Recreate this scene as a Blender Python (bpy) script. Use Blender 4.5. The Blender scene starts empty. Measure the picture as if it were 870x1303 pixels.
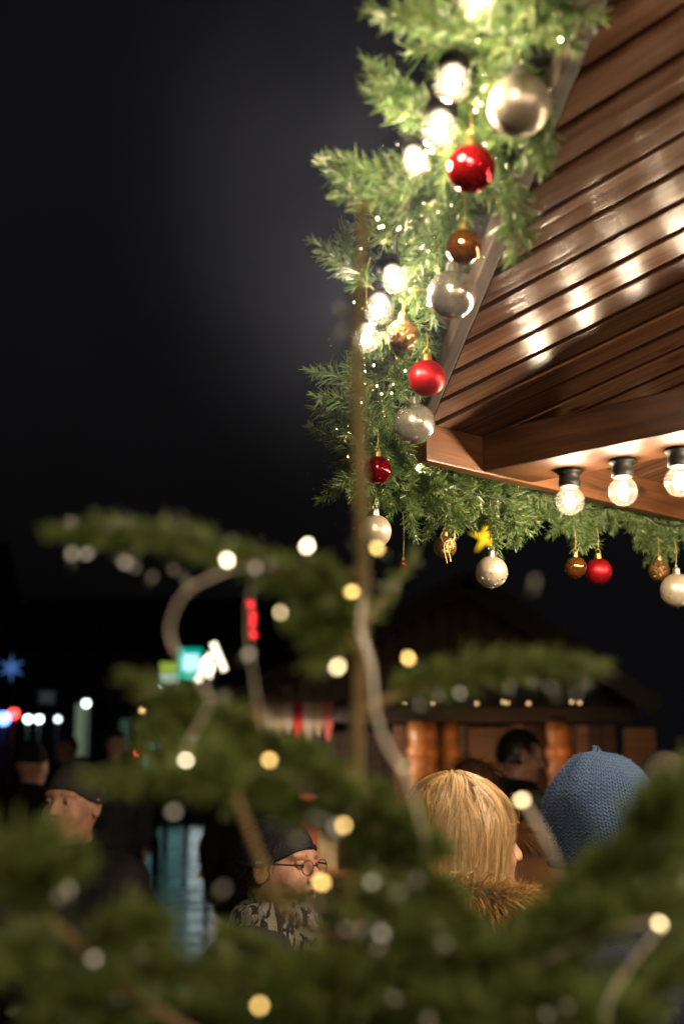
import bpy, bmesh, math, random
import numpy as np
from mathutils import Vector, Matrix, Quaternion

R = math.radians
rnd = random.Random(7)
nrs = np.random.RandomState(11)
scene = bpy.context.scene
COL = scene.collection

# ------------------------------------------------------------------ camera
FPX = 1303 * 50 / 36.0
PITCH = math.atan((1000 - 651.5) / FPX)
CAM = Vector((0, 0, 1.6))
cam_data = bpy.data.cameras.new('camera')
cam_data.sensor_fit = 'VERTICAL'
cam_data.sensor_height = 36
cam_data.sensor_width = 24
cam_data.lens = 50
cam_data.clip_start = 0.05
cam_data.clip_end = 400
cam_data.dof.use_dof = True
cam_data.dof.focus_distance = 2.78
cam_data.dof.aperture_fstop = 2.9
cam = bpy.data.objects.new('camera', cam_data)
COL.objects.link(cam)
cam.location = CAM
cam.rotation_euler = (R(90) + PITCH, 0, 0)
scene.camera = cam

# ------------------------------------------------------------------ night sky, moon, exposure
world = bpy.data.worlds.new('World')
scene.world = world
world.use_nodes = True
wn = world.node_tree.nodes
wl = world.node_tree.links
wn.clear()
w_out = wn.new('ShaderNodeOutputWorld')
w_bg = wn.new('ShaderNodeBackground')
w_sky = wn.new('ShaderNodeTexSky')
w_sky.sky_type = 'NISHITA'
w_sky.sun_disc = False
w_sky.sun_elevation = R(-4)
w_sky.sun_rotation = R(200)
w_bg.inputs['Strength'].default_value = 0.008
w_bg2 = wn.new('ShaderNodeBackground')       # city glow on thin night cloud
w_noise = wn.new('ShaderNodeTexNoise')
w_noise.inputs['Scale'].default_value = 1.15
w_noise.inputs['Detail'].default_value = 4
w_ramp = wn.new('ShaderNodeValToRGB')
w_ramp.color_ramp.elements[0].position = 0.40
w_ramp.color_ramp.elements[0].color = (0.0008, 0.0008, 0.0008, 1)
w_ramp.color_ramp.elements[1].position = 0.75
w_ramp.color_ramp.elements[1].color = (0.0055, 0.0055, 0.0064, 1)
w_add = wn.new('ShaderNodeAddShader')
w_tc = wn.new('ShaderNodeTexCoord')
wl.new(w_tc.outputs['Generated'], w_noise.inputs['Vector'])
wl.new(w_noise.outputs['Fac'], w_ramp.inputs['Fac'])
wl.new(w_ramp.outputs['Color'], w_bg2.inputs['Color'])
wl.new(w_sky.outputs['Color'], w_bg.inputs['Color'])
wl.new(w_bg.outputs[0], w_add.inputs[0])
wl.new(w_bg2.outputs[0], w_add.inputs[1])
wl.new(w_add.outputs[0], w_out.inputs['Surface'])

moon_d = bpy.data.lights.new('moon', 'SUN')
moon_d.energy = 0.004
moon_d.angle = R(0.5)
moon_d.color = (0.8, 0.88, 1.0)
moon = bpy.data.objects.new('moon', moon_d)
COL.objects.link(moon)
moon.rotation_euler = (R(50), 0, R(200))

scene.view_settings.view_transform = 'Standard'
scene.view_settings.look = 'None'
scene.view_settings.exposure = 0.25
scene.view_settings.gamma = 1.0
scene.view_settings.use_curve_mapping = False
scene.render.engine = 'CYCLES'
scene.cycles.use_denoising = True
scene.cycles.sample_clamp_indirect = 4
scene.cycles.sample_clamp_direct = 0
scene.cycles.max_bounces = 8
scene.cycles.transparent_max_bounces = 16
scene.cycles.volume_bounces = 0
scene.cycles.caustics_reflective = False
scene.cycles.caustics_refractive = False
scene.cycles.blur_glossy = 0.5

BULB_W = 5.8
INNER = 1.3
BULB_COL = (1.0, 0.77, 0.50)

# ------------------------------------------------------------------ helpers
CP, SP = math.cos(PITCH), math.sin(PITCH)
def ray(px, py):
    x = (px - 435) / FPX; y = (651.5 - py) / FPX
    return Vector((x, CP - y * SP, SP + y * CP))
def at(px, py, z):                       # a point z metres in front of the lens plane
    return CAM + ray(px, py) * z
def at_h(px, py, h):                     # a point at height h above the ground
    r = ray(px, py); return CAM + r * ((h - CAM.z) / r.z)

def link(name, data, mat=None, parent=None, mw=None):
    o = bpy.data.objects.new(name, data)
    COL.objects.link(o)
    if mat is not None and data is not None and not data.materials:
        data.materials.append(mat)
    if parent is not None:
        o.parent = parent
    if mw is not None:
        o.matrix_local = mw
    return o
def tag(o, label=None, cat=None, group=None, kind=None):
    if label: o['label'] = label
    if cat: o['category'] = cat
    if group: o['group'] = group
    if kind: o['kind'] = kind
    return o
def empty(name, loc, rz=0, label=None, cat=None, group=None):
    o = bpy.data.objects.new(name, None)
    COL.objects.link(o)
    o.location = loc
    o.rotation_euler = (0, 0, rz)
    o.empty_display_size = 0.05
    return tag(o, label, cat, group)
def copy_tree(o, parent=None):
    c = o.copy(); COL.objects.link(c); c.parent = parent
    for ch in list(o.children): copy_tree(ch, c)
    return c
def mesh_np(name, v, f, smooth=False, uv=None):
    me = bpy.data.meshes.new(name)
    v = np.asarray(v, dtype=np.float32).reshape(-1, 3); f = np.asarray(f, dtype=np.int32)
    n = f.shape[1]
    me.vertices.add(len(v)); me.vertices.foreach_set('co', v.ravel())
    me.loops.add(f.size); me.loops.foreach_set('vertex_index', f.ravel())
    me.polygons.add(len(f))
    me.polygons.foreach_set('loop_start', np.arange(0, f.size, n, dtype=np.int32))
    me.polygons.foreach_set('loop_total', np.full(len(f), n, dtype=np.int32))
    if smooth: me.polygons.foreach_set('use_smooth', np.ones(len(f), dtype=bool))
    me.update(calc_edges=True); me.validate()
    return me
def bm_mesh(name, bm, smooth=False):
    me = bpy.data.meshes.new(name)
    bmesh.ops.recalc_face_normals(bm, faces=bm.faces[:])
    bm.to_mesh(me); bm.free()
    if smooth:
        for p in me.polygons: p.use_smooth = True
    return me
def box_bm(bm, x0, x1, y0, y1, z0, z1, bev=0.0):
    vs = [bm.verts.new((x, y, z)) for x in (x0, x1) for y in (y0, y1) for z in (z0, z1)]
    fs = []
    for q in ((0, 1, 3, 2), (4, 6, 7, 5), (0, 4, 5, 1), (2, 3, 7, 6), (0, 2, 6, 4), (1, 5, 7, 3)):
        fs.append(bm.faces.new([vs[i] for i in q]))
    if bev > 0:
        es = {e for f in fs for e in f.edges}
        bmesh.ops.bevel(bm, geom=list(es), offset=bev, segments=2, affect='EDGES', profile=0.6)
def box_mesh(name, x0, x1, y0, y1, z0, z1, bev=0.0):
    bm = bmesh.new(); box_bm(bm, x0, x1, y0, y1, z0, z1, bev); return bm_mesh(name, bm)
def lathe_mesh(name, prof, n=24, smooth=True):
    """profile of (radius, z)"""
    v, f = [], []
    for r, z in prof:
        for i in range(n):
            a = 2 * math.pi * i / n
            v.append((max(r, 1e-5) * math.cos(a), max(r, 1e-5) * math.sin(a), z))
    for k in range(len(prof) - 1):
        for i in range(n):
            j = (i + 1) % n
            f.append((k * n + i, k * n + j, (k + 1) * n + j, (k + 1) * n + i))
    return mesh_np(name, v, f, smooth)
def catmull(pts, per=8):
    pts = [Vector(p) for p in pts]
    P = [pts[0] * 2 - pts[1]] + pts + [pts[-1] * 2 - pts[-2]]
    out = []
    for i in range(1, len(P) - 2):
        for k in range(per):
            t = k / per
            a, b, c, d = P[i - 1], P[i], P[i + 1], P[i + 2]
            out.append(0.5 * ((2 * b) + (c - a) * t + (2 * a - 5 * b + 4 * c - d) * t * t + (3 * b - a - 3 * c + d) * t ** 3))
    out.append(pts[-1])
    return out
def tube_mesh(name, pts, r, n=8, r2=None, closed=False):
    pts = [Vector(p) for p in pts]
    v, f = [], []
    m = len(pts)
    up = Vector((0, 0, 1)); prev = None
    for k, p in enumerate(pts):
        if closed: d = (pts[(k + 1) % m] - pts[k - 1])
        else: d = (pts[min(k + 1, m - 1)] - pts[max(k - 1, 0)])
        d.normalize()
        if prev is None:
            x = d.orthogonal().normalized()
        else:
            x = (prev - d * prev.dot(d)).normalized()
        prev = x
        y = d.cross(x)
        rr = r if r2 is None else r + (r2 - r) * k / max(m - 1, 1)
        for i in range(n):
            a = 2 * math.pi * i / n
            v.append(p + x * (rr * math.cos(a)) + y * (rr * math.sin(a)))
    for k in range(m if closed else m - 1):
        k2 = (k + 1) % m
        for i in range(n):
            j = (i + 1) % n
            f.append((k * n + i, k * n + j, k2 * n + j, k2 * n + i))
    return mesh_np(name, [tuple(p) for p in v], f, True)
def join_np(parts):
    V, F, o = [], [], 0
    for v, f in parts:
        V.append(np.asarray(v, np.float32)); F.append(np.asarray(f, np.int32) + o); o += len(v)
    return np.concatenate(V), np.concatenate(F)
def frame(origin, x, y, z):
    m = Matrix.Identity(4)
    for i in range(3):
        m[i][0], m[i][1], m[i][2], m[i][3] = x[i], y[i], z[i], origin[i]
    return m

# ------------------------------------------------------------------ materials
def mat(name, col, rough=0.5, metal=0.0, spec=0.5, noise=0.0, nscale=20.0, bump=0.0, bscale=60.0, coat=0.0, sub=0.0, stretch=None, rvar=0.0):
    m = bpy.data.materials.new(name); m.use_nodes = True
    nt = m.node_tree; n = nt.nodes; l = nt.links
    b = n['Principled BSDF']
    b.inputs['Base Color'].default_value = (*col, 1)
    b.inputs['Roughness'].default_value = rough
    b.inputs['Metallic'].default_value = metal
    b.inputs['Specular IOR Level'].default_value = spec
    b.inputs['Coat Weight'].default_value = coat
    if sub:
        b.inputs['Subsurface Weight'].default_value = sub
        b.inputs['Subsurface Radius'].default_value = (0.01, 0.004, 0.002)
    tc = n.new('ShaderNodeTexCoord')
    mp = n.new('ShaderNodeMapping')
    if stretch: mp.inputs['Scale'].default_value = stretch
    l.new(tc.outputs['Object'], mp.inputs['Vector'])
    if noise > 0 or rvar > 0:
        t = n.new('ShaderNodeTexNoise'); t.inputs['Scale'].default_value = nscale; t.inputs['Detail'].default_value = 5
        l.new(mp.outputs[0], t.inputs['Vector'])
        if noise > 0:
            cr = n.new('ShaderNodeValToRGB')
            cr.color_ramp.elements[0].position = 0.3; cr.color_ramp.elements[1].position = 0.72
            cr.color_ramp.elements[0].color = tuple(c * (1 - noise) for c in col) + (1,)
            cr.color_ramp.elements[1].color = tuple(min(1, c * (1 + noise)) for c in col) + (1,)
            l.new(t.outputs['Fac'], cr.inputs['Fac']); l.new(cr.outputs['Color'], b.inputs['Base Color'])
        if rvar > 0:
            mr = n.new('ShaderNodeMapRange')
            mr.inputs['To Min'].default_value = max(0.02, rough - rvar); mr.inputs['To Max'].default_value = min(1, rough + rvar)
            l.new(t.outputs['Fac'], mr.inputs['Value']); l.new(mr.outputs[0], b.inputs['Roughness'])
    if bump > 0:
        t2 = n.new('ShaderNodeTexNoise'); t2.inputs['Scale'].default_value = bscale; t2.inputs['Detail'].default_value = 6
        l.new(mp.outputs[0], t2.inputs['Vector'])
        bp = n.new('ShaderNodeBump'); bp.inputs['Strength'].default_value = bump; bp.inputs['Distance'].default_value = 0.01
        l.new(t2.outputs['Fac'], bp.inputs['Height']); l.new(bp.outputs['Normal'], b.inputs['Normal'])
    return m
def emit(name, col, strength):
    m = bpy.data.materials.new(name); m.use_nodes = True
    n = m.node_tree.nodes; n.clear()
    o = n.new('ShaderNodeOutputMaterial'); e = n.new('ShaderNodeEmission')
    e.inputs['Color'].default_value = (*col, 1); e.inputs['Strength'].default_value = strength
    m.node_tree.links.new(e.outputs[0], o.inputs['Surface'])
    return m
def wood(name, dark, light, rough=0.3, scale=1.0, coat=0.0, bump=0.25, spec=0.5):
    """grain runs along the object's own X; every board draws its own pattern"""
    m = bpy.data.materials.new(name); m.use_nodes = True
    nt = m.node_tree; n = nt.nodes; l = nt.links
    b = n['Principled BSDF']
    tc = n.new('ShaderNodeTexCoord'); oi = n.new('ShaderNodeObjectInfo')
    mul = n.new('ShaderNodeVectorMath'); mul.operation = 'SCALE'
    comb = n.new('ShaderNodeCombineXYZ')
    l.new(oi.outputs['Random'], comb.inputs[0]); l.new(oi.outputs['Random'], comb.inputs[1]); l.new(oi.outputs['Random'], comb.inputs[2])
    l.new(comb.outputs[0], mul.inputs[0]); mul.inputs['Scale'].default_value = 37.0
    add = n.new('ShaderNodeVectorMath'); add.operation = 'ADD'
    l.new(tc.outputs['Object'], add.inputs[0]); l.new(mul.outputs[0], add.inputs[1])
    mp = n.new('ShaderNodeMapping'); mp.inputs['Scale'].default_value = (1.2 * scale, 16 * scale, 16 * scale)
    l.new(add.outputs[0], mp.inputs['Vector'])
    t = n.new('ShaderNodeTexNoise'); t.inputs['Scale'].default_value = 2.2; t.inputs['Detail'].default_value = 8; t.inputs['Distortion'].default_value = 0.9
    l.new(mp.outputs[0], t.inputs['Vector'])
    mp2 = n.new('ShaderNodeMapping'); mp2.inputs['Scale'].default_value = (3 * scale, 120 * scale, 120 * scale)
    l.new(add.outputs[0], mp2.inputs['Vector'])
    t2 = n.new('ShaderNodeTexNoise'); t2.inputs['Scale'].default_value = 2.0; t2.inputs['Detail'].default_value = 4
    l.new(mp2.outputs[0], t2.inputs['Vector'])
    cr = n.new('ShaderNodeValToRGB')
    cr.color_ramp.elements[0].position = 0.32; cr.color_ramp.elements[0].color = (*dark, 1)
    cr.color_ramp.elements[1].position = 0.66; cr.color_ramp.elements[1].color = (*light, 1)
    mx = n.new('ShaderNodeMix'); mx.data_type = 'FLOAT'; mx.inputs['Factor'].default_value = 0.35
    l.new(t.outputs['Fac'], mx.inputs['A']); l.new(t2.outputs['Fac'], mx.inputs['B'])
    l.new(mx.outputs['Result'], cr.inputs['Fac'])
    # knots
    vo = n.new('ShaderNodeTexVoronoi'); vo.inputs['Scale'].default_value = 1.0
    mp3 = n.new('ShaderNodeMapping'); mp3.inputs['Scale'].default_value = (4.5, 9, 9)
    l.new(add.outputs[0], mp3.inputs['Vector']); l.new(mp3.outputs[0], vo.inputs['Vector'])
    kr = n.new('ShaderNodeValToRGB')
    kr.color_ramp.elements[0].position = 0.05; kr.color_ramp.elements[0].color = (0.35, 0.3, 0.28, 1)
    kr.color_ramp.elements[1].position = 0.14; kr.color_ramp.elements[1].color = (1, 1, 1, 1)
    l.new(vo.outputs['Distance'], kr.inputs['Fac'])
    mc = n.new('ShaderNodeMix'); mc.data_type = 'RGBA'; mc.blend_type = 'MULTIPLY'; mc.inputs['Factor'].default_value = 1
    l.new(cr.outputs['Color'], mc.inputs['A']); l.new(kr.outputs['Color'], mc.inputs['B'])
    hv = n.new('ShaderNodeHueSaturation')
    vr = n.new('ShaderNodeMapRange'); vr.inputs['To Min'].default_value = 0.78; vr.inputs['To Max'].default_value = 1.2
    l.new(oi.outputs['Random'], vr.inputs['Value']); l.new(vr.outputs[0], hv.inputs['Value'])
    l.new(mc.outputs['Result'], hv.inputs['Color']); l.new(hv.outputs['Color'], b.inputs['Base Color'])
    rr = n.new('ShaderNodeMapRange'); rr.inputs['To Min'].default_value = rough - 0.09; rr.inputs['To Max'].default_value = rough + 0.12
    l.new(t.outputs['Fac'], rr.inputs['Value']); l.new(rr.outputs[0], b.inputs['Roughness'])
    b.inputs['Specular IOR Level'].default_value = spec
    b.inputs['Coat Weight'].default_value = coat
    b.inputs['Coat Roughness'].default_value = 0.2
    bp = n.new('ShaderNodeBump'); bp.inputs['Strength'].default_value = bump; bp.inputs['Distance'].default_value = 0.002
    l.new(mx.outputs['Result'], bp.inputs['Height']); l.new(bp.outputs['Normal'], b.inputs['Normal'])
    return m

M_PLANK = wood('varnished_plank', (0.070, 0.031, 0.018), (0.190, 0.094, 0.053), rough=0.17, bump=0.7, spec=0.12)
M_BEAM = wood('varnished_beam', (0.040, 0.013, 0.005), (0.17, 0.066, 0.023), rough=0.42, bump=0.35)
M_BEAM_SHADED = wood('dark_beam', (0.026, 0.009, 0.0038), (0.090, 0.034, 0.012), rough=0.45, bump=0.35, spec=0.3)  # beam wood darkened in the colour for the shade on its near face
M_VERGE = wood('weathered_board', (0.03, 0.020, 0.015), (0.09, 0.065, 0.05), rough=0.6)
M_HUT = wood('hut_board', (0.05, 0.02, 0.01), (0.16, 0.07, 0.03), rough=0.5, scale=0.6)
M_HUTPOST = wood('hut_post_wood', (0.22, 0.08, 0.022), (0.45, 0.19, 0.06), rough=0.38, scale=0.5)
M_FELT = mat('roof_felt', (0.03, 0.03, 0.032), 0.9, noise=0.4, bump=0.4)
M_BLACK = mat('black_plastic', (0.005, 0.005, 0.005), 0.55, noise=0.2, spec=0.25)
M_GOLD = mat('gold_cap', (0.83, 0.58, 0.18), 0.28, 1.0, bump=0.05)
M_SILCAP = mat('silver_cap', (0.75, 0.73, 0.70), 0.3, 1.0, bump=0.05)
M_FIL = emit('lit_filament', (1.0, 0.80, 0.55), 90)
def glass_mat():
    m = bpy.data.materials.new('bulb_glass'); m.use_nodes = True
    n = m.node_tree.nodes; l = m.node_tree.links; n.clear()
    o = n.new('ShaderNodeOutputMaterial'); t = n.new('ShaderNodeBsdfTransparent'); g = n.new('ShaderNodeBsdfGlossy')
    tr = n.new('ShaderNodeBsdfTranslucent'); tr.inputs['Color'].default_value = (1, 0.97, 0.92, 1)
    g.inputs['Roughness'].default_value = 0.12
    lw = n.new('ShaderNodeLayerWeight'); lw.inputs['Blend'].default_value = 0.06
    mx = n.new('ShaderNodeMixShader'); mx2 = n.new('ShaderNodeMixShader'); mx2.inputs[0].default_value = 0.010
    l.new(lw.outputs['Facing'], mx.inputs[0])
    l.new(t.outputs[0], mx2.inputs[1]); l.new(tr.outputs[0], mx2.inputs[2])
    l.new(mx2.outputs[0], mx.inputs[1]); l.new(g.outputs[0], mx.inputs[2])
    l.new(mx.outputs[0], o.inputs['Surface'])
    return m
M_GLASS = glass_mat()
# ================================================================== ground
def ground_mat():
    m = bpy.data.materials.new('wet_paving'); m.use_nodes = True
    n = m.node_tree.nodes; l = m.node_tree.links; b = n['Principled BSDF']
    tc = n.new('ShaderNodeTexCoord')
    t = n.new('ShaderNodeTexNoise'); t.inputs['Scale'].default_value = 0.6; t.inputs['Detail'].default_value = 6
    l.new(tc.outputs['Object'], t.inputs['Vector'])
    cr = n.new('ShaderNodeValToRGB')
    cr.color_ramp.elements[0].color = (0.02, 0.02, 0.021, 1); cr.color_ramp.elements[1].color = (0.07, 0.068, 0.065, 1)
    l.new(t.outputs['Fac'], cr.inputs['Fac']); l.new(cr.outputs['Color'], b.inputs['Base Color'])
    mr = n.new('ShaderNodeMapRange'); mr.inputs['From Min'].default_value = 0.35; mr.inputs['From Max'].default_value = 0.65
    mr.inputs['To Min'].default_value = 0.05; mr.inputs['To Max'].default_value = 0.28
    l.new(t.outputs['Fac'], mr.inputs['Value']); l.new(mr.outputs[0], b.inputs['Roughness'])
    t2 = n.new('ShaderNodeTexNoise'); t2.inputs['Scale'].default_value = 1.0; t2.inputs['Detail'].default_value = 4
    mpg = n.new('ShaderNodeMapping'); mpg.inputs['Scale'].default_value = (0.35, 1.6, 1); l.new(tc.outputs['Object'], mpg.inputs['Vector']); l.new(mpg.outputs[0], t2.inputs['Vector'])
    bp = n.new('ShaderNodeBump'); bp.inputs['Strength'].default_value = 0.9; bp.inputs['Distance'].default_value = 0.10
    l.new(t2.outputs['Fac'], bp.inputs['Height']); l.new(bp.outputs['Normal'], b.inputs['Normal'])
    return m
gr = link('ground', box_mesh('ground', -150, 150, -40, 300, -0.3, 0), ground_mat())
tag(gr, kind='structure')

# ================================================================== the stall whose eaves fill the upper right corner
HD = R(-46)
G = Vector((math.cos(HD), math.sin(HD), 0))          # uphill, along the planks
E_ = Vector((-math.sin(HD), math.cos(HD), 0))        # along the eave
K = 0.18
O = at(548, 540, 2.75)
FB = at(540, 589, 2.75).z                            # underside of fascia and beam
SL = math.atan(K)
GU = (G + Vector((0, 0, K))).normalized()            # up the slope
NU = GU.cross(E_); NU = NU if NU.z > 0 else -NU
CS = math.cos(SL)
base = O + G * 1.9 + E_ * 0.9
stall = empty('market_stall', (base.x, base.y, 0), 0,
              'brown varnished wooden market stall with plank soffit, hung with green garland', 'stall')
stall_inv = Matrix.Translation((-base.x, -base.y, 0))
def stall_part(name, me, m, mw, parent=None):
    return link(name, me, m, stall, stall_inv @ mw)
MR = frame(O, GU, E_, NU if (GU.cross(E_)).dot(NU) > 0 else -NU)      # roof frame: x up the slope, y along eave, z out
ZS = 1 if (GU.cross(E_)).z > 0 else -1                                # +z of this frame is up (1) or down (-1)
VSL = -0.785 * CS                                     # verge: y = VSL * x
PW, GAP = 0.0755, 0.0085
UEND = 3.3
rb = random.Random(3)
for i in range(-33, 24):
    y0 = i * PW + 0.012; y1 = y0 + PW - GAP
    x0 = max(0.0, y0 / VSL) if y0 < 0 else 0.0; x1 = max(0.0, y1 / VSL) if y1 < 0 else 0.0
    if max(x0, x1) > UEND - 0.1: continue
    bm = bmesh.new()
    dz = rb.uniform(-0.0015, 0.0015)
    ch = 0.004
    # cross-section with chamfered lower edges: (y, z) going round, z measured downwards from the deck
    sec = [(y0, 0.0), (y0, 0.016 - ch), (y0 + ch, 0.016), (y1 - ch, 0.016), (y1, 0.016 - ch), (y1, 0.0)]
    a, b_ = [], []
    for (yy, zz) in sec:
        xs = max(0.0, yy / VSL) if yy < 0 else 0.0
        a.append(bm.verts.new((xs + 0.002, yy, ZS * (0.016 - zz + dz))))
        b_.append(bm.verts.new((UEND, yy, ZS * (0.016 - zz + dz))))
    k = len(sec)
    for j in range(k):
        bm.faces.new((a[j], a[(j + 1) % k], b_[(j + 1) % k], b_[j]))
    bm.faces.new(a[::-1]); bm.faces.new(b_)
    stall_part('plank', bm_mesh('plank', bm), M_PLANK, MR)
# deck behind the planks and felt over it
bm = bmesh.new()
def slab(bm, z0, z1, out=0.0):
    pts = [(-0.03 - out, 0.0 - out), (-0.03 - out, 1.9), (UEND, 1.9), (UEND, VSL * UEND - 0.01 - out)]
    lo = [bm.verts.new((x, y, ZS * z0)) for x, y in pts]; hi = [bm.verts.new((x, y, ZS * z1)) for x, y in pts]
    bm.faces.new(lo); bm.faces.new(hi[::-1])
    for j in range(4): bm.faces.new((lo[j], lo[(j + 1) % 4], hi[(j + 1) % 4], hi[j]))
slab(bm, 0.0185, 0.034); stall_part('roof_deck', bm_mesh('roof_deck', bm), M_HUT, MR)
bm = bmesh.new(); slab(bm, 0.0355, 0.043, 0.03); stall_part('roof_felt', bm_mesh('roof_felt', bm), M_FELT, MR)
# verge board along the slanting edge
vd = (GU + E_ * VSL).normalized()
side = vd.cross(Vector((0, 0, 1))).normalized()
if side.dot(E_) > 0: side = -side                       # outwards
upv = side.cross(vd).normalized()
if upv.z < 0: upv = -upv
MV = frame(O + side * 0.004 - vd * 0.05, vd, side, vd.cross(side))
zs2 = 1 if vd.cross(side).z > 0 else -1
za, zb = sorted((zs2 * -0.008, zs2 * 0.06))
stall_part('verge_board', box_mesh('verge_board', 0, 4.0, 0, 0.022, za, zb, 0.003), M_VERGE, MV)
# fascia board along the eave
MF = frame(Vector((O.x, O.y, FB)), E_, -G, Vector((0, 0, 1)) if E_.cross(-G).z > 0 else Vector((0, 0, -1)))
fz = 1 if E_.cross(-G).z > 0 else -1
za, zb = sorted((0, fz * (O.z - FB + 0.012)))
stall_part('fascia_board', box_mesh('fascia_board', -0.012, 1.95, 0.001, 0.031, za, zb, 0.003), M_BEAM, MF)
# bulb beam, level, square to the fascia
wC = sum((at_h(px, py, FB + 0.003) - O).dot(E_) for px, py in ((724, 598), (794, 584), (862, 571))) / 3                # the row of bulbs
wB = (at_h(634, 598, FB) - O).dot(E_)          # near edge of the beam
BW = wC - wB + 0.045
MB = frame(Vector((O.x, O.y, FB)) + E_ * wB, G, E_, Vector((0, 0, 1)) if G.cross(E_).z > 0 else Vector((0, 0, -1)))
bz = 1 if G.cross(E_).z > 0 else -1
za, zb = sorted((bz * 0.003, bz * 0.083))
stall_part('bulb_beam', box_mesh('bulb_beam', 0.0, 3.2, 0, BW, za, zb, 0.004), M_BEAM_SHADED, MB)
print('beam width', BW)
W2 = 0.62
MB2 = frame(Vector((O.x, O.y, FB)) + E_ * (wB + W2), G, E_, MB.to_3x3() @ Vector((0, 0, 1)))
za, zb = sorted((bz * 0.06, bz * 0.14))
stall_part('inner_beam', box_mesh('inner_beam', 0.45, 3.2, 0, 0.075, za, zb, 0.004), M_BEAM, MB2)
# posts carrying the beam, and the counter between them, all beyond the picture's edge
for u in (1.75, 3.05):
    p = Vector((O.x, O.y, 0)) + E_ * (wB + 0.037) + G * u
    mw = Matrix.Translation((p.x, p.y, 0)) @ Matrix.Rotation(HD, 4, 'Z')
    stall_part('post', box_mesh('post', -0.04, 0.04, -0.04, 0.04, 0, FB + 0.0025, 0.006), M_BEAM, mw)
pc = Vector((O.x, O.y, 0)) + E_ * (wB + 0.30) + G * 2.4
mw = Matrix.Translation((pc.x, pc.y, 0)) @ Matrix.Rotation(HD, 4, 'Z')
stall_part('counter_top', box_mesh('counter_top', -0.75, 0.75, -0.22, 0.22, 0.98, 1.02, 0.005), M_BEAM, mw)
for i in range(12):
    stall_part('counter_board', box_mesh('counter_board', -0.72 + i * 0.12, -0.61 + i * 0.12, -0.205, -0.185, 0.02, 0.979, 0.004), M_HUT, mw)

# ------------------------------------------------------------------ globe bulbs
SOCK = lathe_mesh('socket', [(0, 0.0), (0.025, 0.0), (0.026, -0.004), (0.024, -0.008), (0.0205, -0.010), (0.0205, -0.020), (0.0215, -0.022), (0.0215, -0.033), (0.0195, -0.035), (0, -0.035)], 24)
gp = []
for k in range(15):
    a = math.pi * k / 14
    gp.append((0.0285 * math.sin(a) if a > 1.0 or True else 0, -0.0625 + 0.0285 * math.cos(a)))
gp = [(0.0165, -0.0352), (0.0168, -0.040)] + [p for p in gp if p[1] < -0.0425]
GLASS = lathe_mesh('glass', gp, 28)
fil = []
for k in range(4):
    a = k * math.pi / 2 + 0.4
    fil.append([(0.0045 * math.cos(a), 0.0045 * math.sin(a), -0.046), (0.0075 * math.cos(a), 0.0075 * math.sin(a), -0.060), (0.0060 * math.cos(a), 0.0060 * math.sin(a), -0.076)])
parts = []
for pl in fil:
    me = tube_mesh('tmp', catmull(pl, 4), 0.0024, 6)
    v = np.zeros(len(me.vertices) * 3, np.float32); me.vertices.foreach_get('co', v)
    f = np.array([list(p.vertices) for p in me.polygons]); parts.append((v.reshape(-1, 3), f)); bpy.data.meshes.remove(me)
FILM = mesh_np('filament', *join_np(parts), True)
STEM = lathe_mesh('stem', [(0, -0.036), (0.006, -0.036), (0.004, -0.048), (0.002, -0.056), (0, -0.057)], 12)
for me_, m_ in ((SOCK, M_BLACK), (GLASS, M_GLASS), (FILM, M_FIL), (STEM, M_GLASS)): me_.materials.append(m_)
def bulb(name, parent=None, power=BULB_W):
    t = bpy.data.objects.new(name, None); COL.objects.link(t); t.parent = parent; t.empty_display_size = 0.03
    for nm, me in (('socket', SOCK), ('glass', GLASS), ('filament', FILM)):
        link(nm, me, None, t)
    ld = bpy.data.lights.new('bulb_light', 'POINT'); ld.energy = power; ld.color = BULB_COL; ld.shadow_soft_size = 0.014
    lo = link('bulb_light', ld, None, t); lo.location = (0, 0, -0.062)
    return t
us = []
for (px, py) in ((724, 598), (794, 584), (862, 571)):
    p = at_h(px, py, FB + 0.003); us.append(((p - O).dot(G), (p - O).dot(E_)))
du = (us[2][0] - us[0][0]) / 2
ORD = 'first second third fourth fifth sixth seventh eighth ninth tenth eleventh twelfth thirteenth fourteenth fifteenth sixteenth'.split()
names = ['clear globe bulb glowing under the beam, first from the fascia board', 'clear globe bulb glowing under the beam, second from the fascia board', 'clear globe bulb glowing under the beam, third from the fascia board']
for k in range(16):
    u = us[0][0] + du * k
    if u > 3.1: break
    b = bulb('globe_bulb')
    p = Vector((O.x, O.y, FB + 0.0025)) + G * u + E_ * wC
    b.location = p
    tag(b, names[k] if k < 3 else 'clear globe bulb glowing under the beam, %s from the fascia board' % ORD[k], 'bulb', 'globe bulbs in a row under the beam')
for k in range(12):
    b = bulb('globe_bulb', None, BULB_W * INNER); b.location = Vector((O.x, O.y, FB + 0.0595)) + G * (0.62 + k * 0.21) + E_ * (wB + W2 + 0.0375)
    tag(b, 'clear globe bulb under the inner beam of the garlanded stall, %s from the eave' % ORD[k], 'bulb', 'globe bulbs under the inner beam')
print('bulb u', us, du, 'wB', wB, 'FB', FB)

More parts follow.
